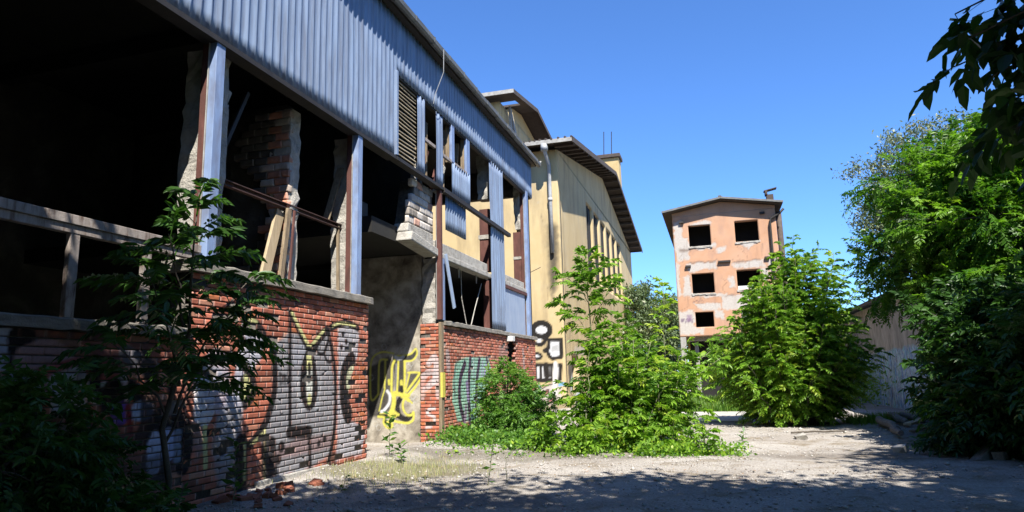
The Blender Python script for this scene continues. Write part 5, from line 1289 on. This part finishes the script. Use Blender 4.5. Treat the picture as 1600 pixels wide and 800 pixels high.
# --- left foreground ailanthus in the shade
r = np.random.RandomState(6)
e = empty('ailanthus_tree', (-5.5, 6.1, 0), 'dark young tree with long drooping pinnate leaves before the shaded brick wall', 'tree')
wb = MB()
parts = shoots([(-5.55, 6.05, 0)], [(-5.25, 5.95, 3.55)], 0.0, 14, 1.0, 14, 0.14, wb, r, 0.36, 0.04, 0.4, 0.2, 0.48, 0.30, 0.05)
parts += shoots([(-5.5, 6.05, 1.2), (-5.45, 6.05, 1.5), (-5.45, 6.0, 1.8), (-5.4, 6.0, 2.1), (-5.55, 6.0, 0.9), (-5.5, 6.0, 1.1)], [(-5.2, 6.85, 2.75), (-5.3, 5.35, 2.6), (-4.95, 6.5, 2.35), (-5.2, 5.5, 3.0), (-5.1, 6.4, 2.0), (-5.4, 5.1, 1.9)], 0.06, 12, 0.9, 13, 0.13, wb, r, 0.36, 0.022, 0.45, 0.2, 0.45, 0.30)
wb.build('stem', M['bark'], e, True); foliage('foliage', parts, 'leaf_dark', e)
crown_tree('shade_shrub', (-5.3, 4.9, 0), 'dark leafy shrub at the near foot of the shaded graffiti wall', 'shrub',
           [((-5.55, 4.75, 0.55), (0.5, 0.5, 0.6)), ((-5.4, 4.25, 0.95), (0.5, 0.45, 0.7)), ((-5.5, 5.4, 0.25), (0.45, 0.5, 0.3))], [(-5.35, 4.8, 0), (-5.35, 4.8, 0.5), (-5.3, 4.7, 1)], 0.025, 240, 6, 0.14, 'frond', 0.07, 'leaf_dark', 19, fr=(0.24, 6), shell=0.2, tintc=0.4)

# --- near walnut tree: trunk beside the viewpoint, branch entering the view
r = np.random.RandomState(9)
e = empty('walnut_tree', (4.6, 2.6, 0), 'walnut tree whose dark broad-leaved branch hangs into the upper right of the view', 'tree')
wb = MB()
wb.tube([(4.6, 2.6, 0), (4.55, 2.6, 1.5), (4.5, 2.7, 3.0), (4.6, 2.5, 5.0), (4.8, 2.0, 7.5)], [0.22, 0.19, 0.16, 0.13, 0.06], 10)
parts = []
tip_px = [((1478, 22), 4.2), ((1500, 60), 4.0), ((1475, 105), 4.3), ((1530, 40), 4.6), ((1535, 120), 4.1), ((1540, 175), 4.4), ((1560, 90), 4.8), ((1575, 200), 4.2), ((1530, 205), 4.5), ((1590, 150), 4.0), ((1595, 40), 4.4), ((1550, 10), 4.2), ((1600, 230), 4.8), ((1560, 150), 4.5), ((1610, 90), 4.2), ((1620, 190), 4.1), ((1640, 20), 4.3), ((1640, 130), 4.6), ((1570, 60), 4.1), ((1585, 110), 4.3), ((1605, 180), 4.0), ((1550, 200), 4.6), ((1590, 20), 4.0), ((1610, 60), 4.6), ((1580, 170), 4.6)]
for (tx, ty), yy in tip_px:
    q = on_y(tx + 14, ty, yy)
    p = np.array([4.4, 2.9, 3.6 + 0.5 * (q[2] - 3)])
    c = curve(p, q, (0, 0.15, 0.25), 10, r); wb.tube([tuple(x) for x in c], list(np.linspace(0.03, 0.004, 10)), 6)
    n = 13; sv = np.linspace(0.68, 1.0, n); fi = sv * 9; i0 = np.minimum(fi.astype(int), 8); f = (fi - i0)[:, None]
    P = c[i0] * (1 - f) + c[i0 + 1] * f
    D = r.normal(0, 0.55, (n, 3)) + norm((q - p)[None])[0] * 0.55 + np.array([0, 0, -0.25])
    parts.append(fronds(P, D, 0.22 * (0.7 + 0.6 * r.rand(n)), 3, 0.115, 0.50, 0.5, r))
C = in_ell(420, (5.4, 2.2, 7.6), (3.4, 3.3, 1.9), r, 0.2)
C = np.vstack([C, in_ell(70, (4.6, 3.0, 5.2), (1.3, 1.5, 0.8), r, 0.2)])
B = np.repeat(C, 32, 0) + r.normal(0, 0.36, (len(C) * 32, 3)); parts.append(leaves(B, 0.22, r, 0.5, 0.6))
for c in C[::12]: wb.tube([tuple(x) for x in curve((4.65, 2.4, 5.2), c, (0, 0, 0.3), 5, r)], [0.05, 0.04, 0.03, 0.02, 0.008], 5)
wb.build('trunk', M['bark'], e, True); foliage('foliage', parts, 'leaf_walnut', e)

# trees behind the viewpoint that shade the near yard
crown_tree('plane_tree', (0.5, -3.0, 0), 'broad shade tree standing behind the viewpoint whose crown shades the near yard', 'tree',
           [((0.3, 0.4, 7.9), (3.4, 3.8, 1.7)), ((-2.0, -0.4, 7.6), (2.0, 2.6, 1.6)), ((2.8, 2.6, 8.0), (2.3, 2.3, 1.4)), ((-0.6, -0.4, 5.3), (2.8, 1.6, 1.0))], [(0.5, -3, 0), (0.5, -2.9, 2.5), (0.4, -2.6, 5), (0.4, -1.5, 7.5)], 0.28, 720, 46, 0.38, 'leaf', 0.24, 'leaf_mid', 22, shell=0.1, width=0.6)
crown_tree('lime_tree', (-4.5, -2.5, 0), 'round shade tree behind the viewpoint near the hall whose shadow falls on the brick wall', 'tree',
           [((-4.1, 0.2, 6.4), (2.2, 2.3, 2.0)), ((-5.0, 0.6, 5.2), (1.0, 1.7, 1.4)), ((-2.8, 0.2, 7.4), (1.8, 2.0, 1.4)), ((-3.4, -0.4, 3.9), (2.2, 1.5, 1.1)), ((-5.6, -0.2, 3.0), (1.0, 1.8, 1.4))], [(-4.5, -2.5, 0), (-4.4, -2.3, 2.5), (-4.3, -1.6, 5), (-4.0, -0.6, 7)], 0.24, 560, 44, 0.34, 'leaf', 0.22, 'leaf_mid', 23, shell=0.1, width=0.6)
crown_tree('maple_tree', (9.2, 7.0, 0), 'tall shade tree beyond the right edge of the view casting shade on the border shrubs', 'tree',
           [((8.6, 7.6, 7.4), (2.8, 3.0, 2.6)), ((8.4, 9.2, 5.2), (1.8, 2.0, 1.8)), ((7.2, 6.2, 8.6), (2.0, 2.2, 1.6))], [(9.2, 7, 0), (9.1, 7, 2.5), (9.0, 7.2, 5), (8.8, 7.4, 8)], 0.26, 560, 46, 0.38, 'leaf', 0.23, 'leaf_mid', 24, shell=0.1, width=0.6)

# unseen trees added behind and beside the viewpoint to block sky light
sky_block_trees = [('sky_block_tree_a', (-9.5, -9.0), 'unseen tall tree added behind the viewpoint to block sky light, the one nearest the hall', 31), ('sky_block_tree_b', (-3.0, -10.0), 'unseen tall tree added to block sky light, straight behind the lime tree', 32),
        ('sky_block_tree_c', (3.5, -9.5), 'unseen tall tree added to block sky light, straight behind the plane tree', 33), ('sky_block_tree_d', (10.0, -8.5), 'unseen tall tree added to block sky light, at the rear right of the viewpoint', 34),
        ('sky_block_tree_e', (14.5, -1.0), 'unseen tall tree added to block sky light, right of the viewpoint beyond the walnut tree', 35), ('sky_block_tree_f', (14.8, 7.0), 'unseen tall tree added to block sky light, behind the maple outside the right edge of the view', 36), ('sky_block_tree_g', (14.5, 15.0), 'unseen tall tree added to block sky light, behind the storage shed roof', 37)]
for nm, (x, y), lab, sd in sky_block_trees:
    crown_tree(nm, (x, y, 0), lab, 'tree', [((x, y, 8.5), (3.6, 2.6, 4.5)), ((x + 0.8, y, 4.0), (3.4, 2.4, 3.2))], [(x, y, 0), (x, y, 4), (x, y, 9)], 0.3, 330, 24, 0.55, 'leaf', 0.42, 'leaf_mid', sd, shell=0.3, width=0.7, limb=False)

# --- single weeds
def weed(x, y, h, label, seed, mat='leaf_mid', leaf=0.07, n=14):
    r = np.random.RandomState(seed); z0 = gh(x, y)
    e = empty('weed', (x, y, z0), label, 'weed')
    wb = MB(); c = curve((x, y, z0 - 0.02), (x + r.normal(0, 0.05), y, z0 + h), (0.02, 0, 0), 6, r); wb.tube([tuple(p) for p in c], [0.007, 0.006, 0.005, 0.004, 0.003, 0.002], 5)
    s = np.linspace(0.12, 1, n); fi = s * 5; i0 = np.minimum(fi.astype(int), 4); f = (fi - i0)[:, None]; P = c[i0] * (1 - f) + c[i0 + 1] * f
    ang = np.arange(n) * 2.4
    parts = [leaves(P, leaf * 1.4, r, 0.8, 0.38, outdir=np.stack([np.cos(ang), np.sin(ang), 0.35 * np.ones(n)], -1) * 2.2)]
    wb.build('stem', M['stem'], e); foliage('foliage', parts, mat, e)
weed(-3.15, 9.35, 0.62, 'spindly single weed standing alone in the gravel at the shadow edge', 1, leaf=0.075)
weed(-2.95, 9.6, 0.40, 'small bare-stemmed weed just right of the lone spindly weed', 2, leaf=0.03, n=10)
weed(-5.0, 8.6, 0.22, 'tiny dark weed in the gravel before the front brick wall', 3, leaf=0.06, n=8)
weed(-5.75, 11.55, 0.75, 'leafy weed at the corner where the front brick wall meets the doorway', 4, leaf=0.11, n=26)
weed(-5.75, 7.35, 0.72, 'tall dark weed at the foot of the wall by the broken bricks', 5, 'leaf_dark', 0.11, 26)
weed(-5.35, 11.2, 0.35, 'low bushy weed in the dry grass by the doorway', 6, leaf=0.10, n=22)
weed(0.35, 14.9, 0.30, 'little weed poking up at the right tip of the creeping plants', 7, leaf=0.09, n=18)

# ================================================================== DEBRIS
r = np.random.RandomState(30)
def chunk(name, x, y, sx, sy, sz, mat, label, cat, group=None, seed=0, lift=0.0):
    rr = random.Random(seed); b = MB(); b.box(-sx / 2, sx / 2, -sy / 2, sy / 2, 0, sz)
    b.v = [(v[0] + rr.uniform(-.18, .18) * sx, v[1] + rr.uniform(-.18, .18) * sy, v[2] + rr.uniform(-.15, .15) * sz) for v in b.v]
    o = b.build(name, M[mat], None, bevel=0.008); o.location = (x, y, gh(x, y) - 0.01 + lift); o.rotation_euler = (rr.uniform(-.3, .3), rr.uniform(-.3, .3), rr.uniform(0, 3.1)); return tag(o, label, cat, group)
M['redbrick'] = mottled('broken_brick', [(0.3, (0.20, 0.06, 0.035)), (0.7, (0.42, 0.15, 0.085))], 12, 0.95, bs=0.6)
proto = None
for i in range(26):
    x = -5.95 + abs(r.normal(0, 0.28)); y = 7.3 + r.rand() * 1.5
    if i == 0:
        proto = chunk('broken_brick', x, y, 0.13, 0.10, 0.065, 'redbrick', 'broken red brick piece lying at the foot of the graffitied brick wall', 'brick', 'broken bricks at the wall foot', 3)
    else:
        o = proto.copy(); COL.objects.link(o); o.location = (x, y, gh(x, y) - 0.01); o.rotation_euler = (r.uniform(-.4, .4), r.uniform(-.4, .4), r.rand() * 6); s = r.uniform(0.5, 1.3); o.scale = (s, s * r.uniform(0.7, 1.2), s * r.uniform(0.6, 1.1))
def logp(p, q, rad, label, name='log', mat='log', cat='log'):
    b = MB(); c = curve(p, q, (0, 0, 0.03), 6, r); b.tube([tuple(x) for x in c], [rad, rad * 1.08, rad * 0.95, rad * 1.02, rad * 0.9, rad * 0.8], 9)
    return tag(b.build(name, M[mat], None), label, cat)
def gz(px, py, z=0.15): 
    p = on_z(px, py, z); return (p[0], p[1])
a = gz(1374, 660); c = gz(1402, 671); logp((a[0], a[1], 0.22), (c[0], c[1], 0.16), 0.09, 'short dark grey log lying askew at the left end of the log heap')
a = gz(1392, 655); c = gz(1418, 664); logp((a[0], a[1], 0.26), (c[0], c[1], 0.2), 0.08, 'pale barkless log lying across the middle of the log heap')
a = gz(1395, 672); c = gz(1408, 675); logp((a[0], a[1], 0.15), (c[0], c[1], 0.13), 0.07, 'small broken log stump nearest the open gravel by the log heap')
a = gz(1410, 656); c = gz(1452, 664); logp((a[0], a[1], 0.28), (c[0], c[1], 0.2), 0.07, 'long thin pale log at the back of the log heap')
a = gz(1418, 668); c = gz(1462, 659); b = MB(); b.bar((a[0], a[1], 0.22), (c[0], c[1], 0.30), 0.16, 0.05); tag(b.build('wooden_board', M['freshwood'], bevel=0.004), 'pale greenish board lying on the log heap beside the dark shrubs', 'board')
a = gz(1425, 673); c = gz(1468, 665); b = MB(); b.bar((a[0], a[1], 0.14), (c[0], c[1], 0.2), 0.12, 0.04); tag(b.build('wooden_board', M['wood'], bevel=0.004), 'brown board on the ground in front of the pale board', 'board')
a = gz(1236, 676, 0.05); c = gz(1322, 674, 0.05); logp((a[0], a[1], 0.05), (c[0], c[1], 0.06), 0.022, 'thin dry branch lying on the gravel before the large bush', 'branch', 'bark', 'branch')
a = gz(1252, 681, 0.05); chunk('rubble_lump', a[0], a[1], 0.22, 0.18, 0.12, 'concrete', 'dark stone lump on the gravel just below the dry branch', 'stone', None, 5)
a = gz(1410, 702, 0.05); chunk('rubble_lump', a[0], a[1], 0.22, 0.16, 0.13, 'stone', 'lone stone lump in the dappled gravel at the right', 'stone', None, 6)
a = gz(1540, 712, 0.05); chunk('kerb_block', a[0], a[1], 0.6, 0.16, 0.13, 'log', 'long grey kerb block half hidden in shade below the dark shrubs', 'kerb block', None, 7)
a = gz(1563, 713, 0.05); chunk('kerb_block', a[0], a[1], 0.18, 0.18, 0.13, 'log', 'short square kerb block beside the long kerb block in the shade', 'kerb block', None, 8)
a = gz(1355, 651, 0.1); chunk('rubble_lump', a[0], a[1], 0.2, 0.15, 0.12, 'white', 'small white stone at the foot of the shed graffiti wall', 'stone', None, 9)
# loose stones
N = 9000
X = r.uniform(-6.1, 6.0, N); Y = 6.5 + 17 * r.rand(N) ** 1.5; S = 0.010 + 0.022 * r.rand(N) ** 2.5 + 0.03 * (r.rand(N) < 0.01)
keep = fbm(X * 0.8, Y * 0.8, 6) > 0.36; X, Y, S = X[keep], Y[keep], S[keep]; N = len(X)
oct_ = np.array([(1, 0, 0), (0, 1, 0), (-1, 0, 0), (0, -1, 0), (0, 0, .7), (0, 0, -.5)], float)
V = oct_[None] * (S[:, None, None] * (0.7 + 0.6 * r.rand(N, 6, 1))); an = r.rand(N) * 6.28
ca, sa = np.cos(an)[:, None], np.sin(an)[:, None]
V = np.stack([V[:, :, 0] * ca - V[:, :, 1] * sa, V[:, :, 0] * sa + V[:, :, 1] * ca, V[:, :, 2]], -1) + np.stack([X, Y, ground_h(X, Y) + S * 0.25], -1)[:, None]
tri = np.array([(0, 1, 4), (1, 2, 4), (2, 3, 4), (3, 0, 4), (1, 0, 5), (2, 1, 5), (3, 2, 5), (0, 3, 5)])
F = (tri[None] + (np.arange(N) * 6)[:, None, None]).reshape(-1, 3)
o = np_mesh('loose_gravel', V.reshape(-1, 3), F, M['stone']); tag(o, 'loose pale stones scattered over the yard', 'gravel', kind='stuff')
N = 2600
X = r.uniform(-5.5, 6.5, N); Y = r.uniform(5.5, 15, N); kp = fbm(X * 0.7, Y * 0.7, 15) > 0.45; X, Y = X[kp], Y[kp]
P = np.stack([X, Y, ground_h(X, Y) + 0.012], -1)
V, F, T = leaves(P, 0.045, np.random.RandomState(77), 3.0, 0.5)
V[:, 2] = np.minimum(V[:, 2], np.repeat(P[:, 2], 4) + 0.015)
M['litter'] = leaf_mat('dry_leaf', (0.07, 0.045, 0.025), (0.22, 0.15, 0.08), 0.1, tcol=(1, 1, 1))
o = np_mesh('leaf_litter', V, F, M['litter'], None, {'tint': T}); tag(o, 'dry fallen leaves scattered over the shaded gravel', 'leaf litter', kind='stuff')
print('objects', len(bpy.data.objects))
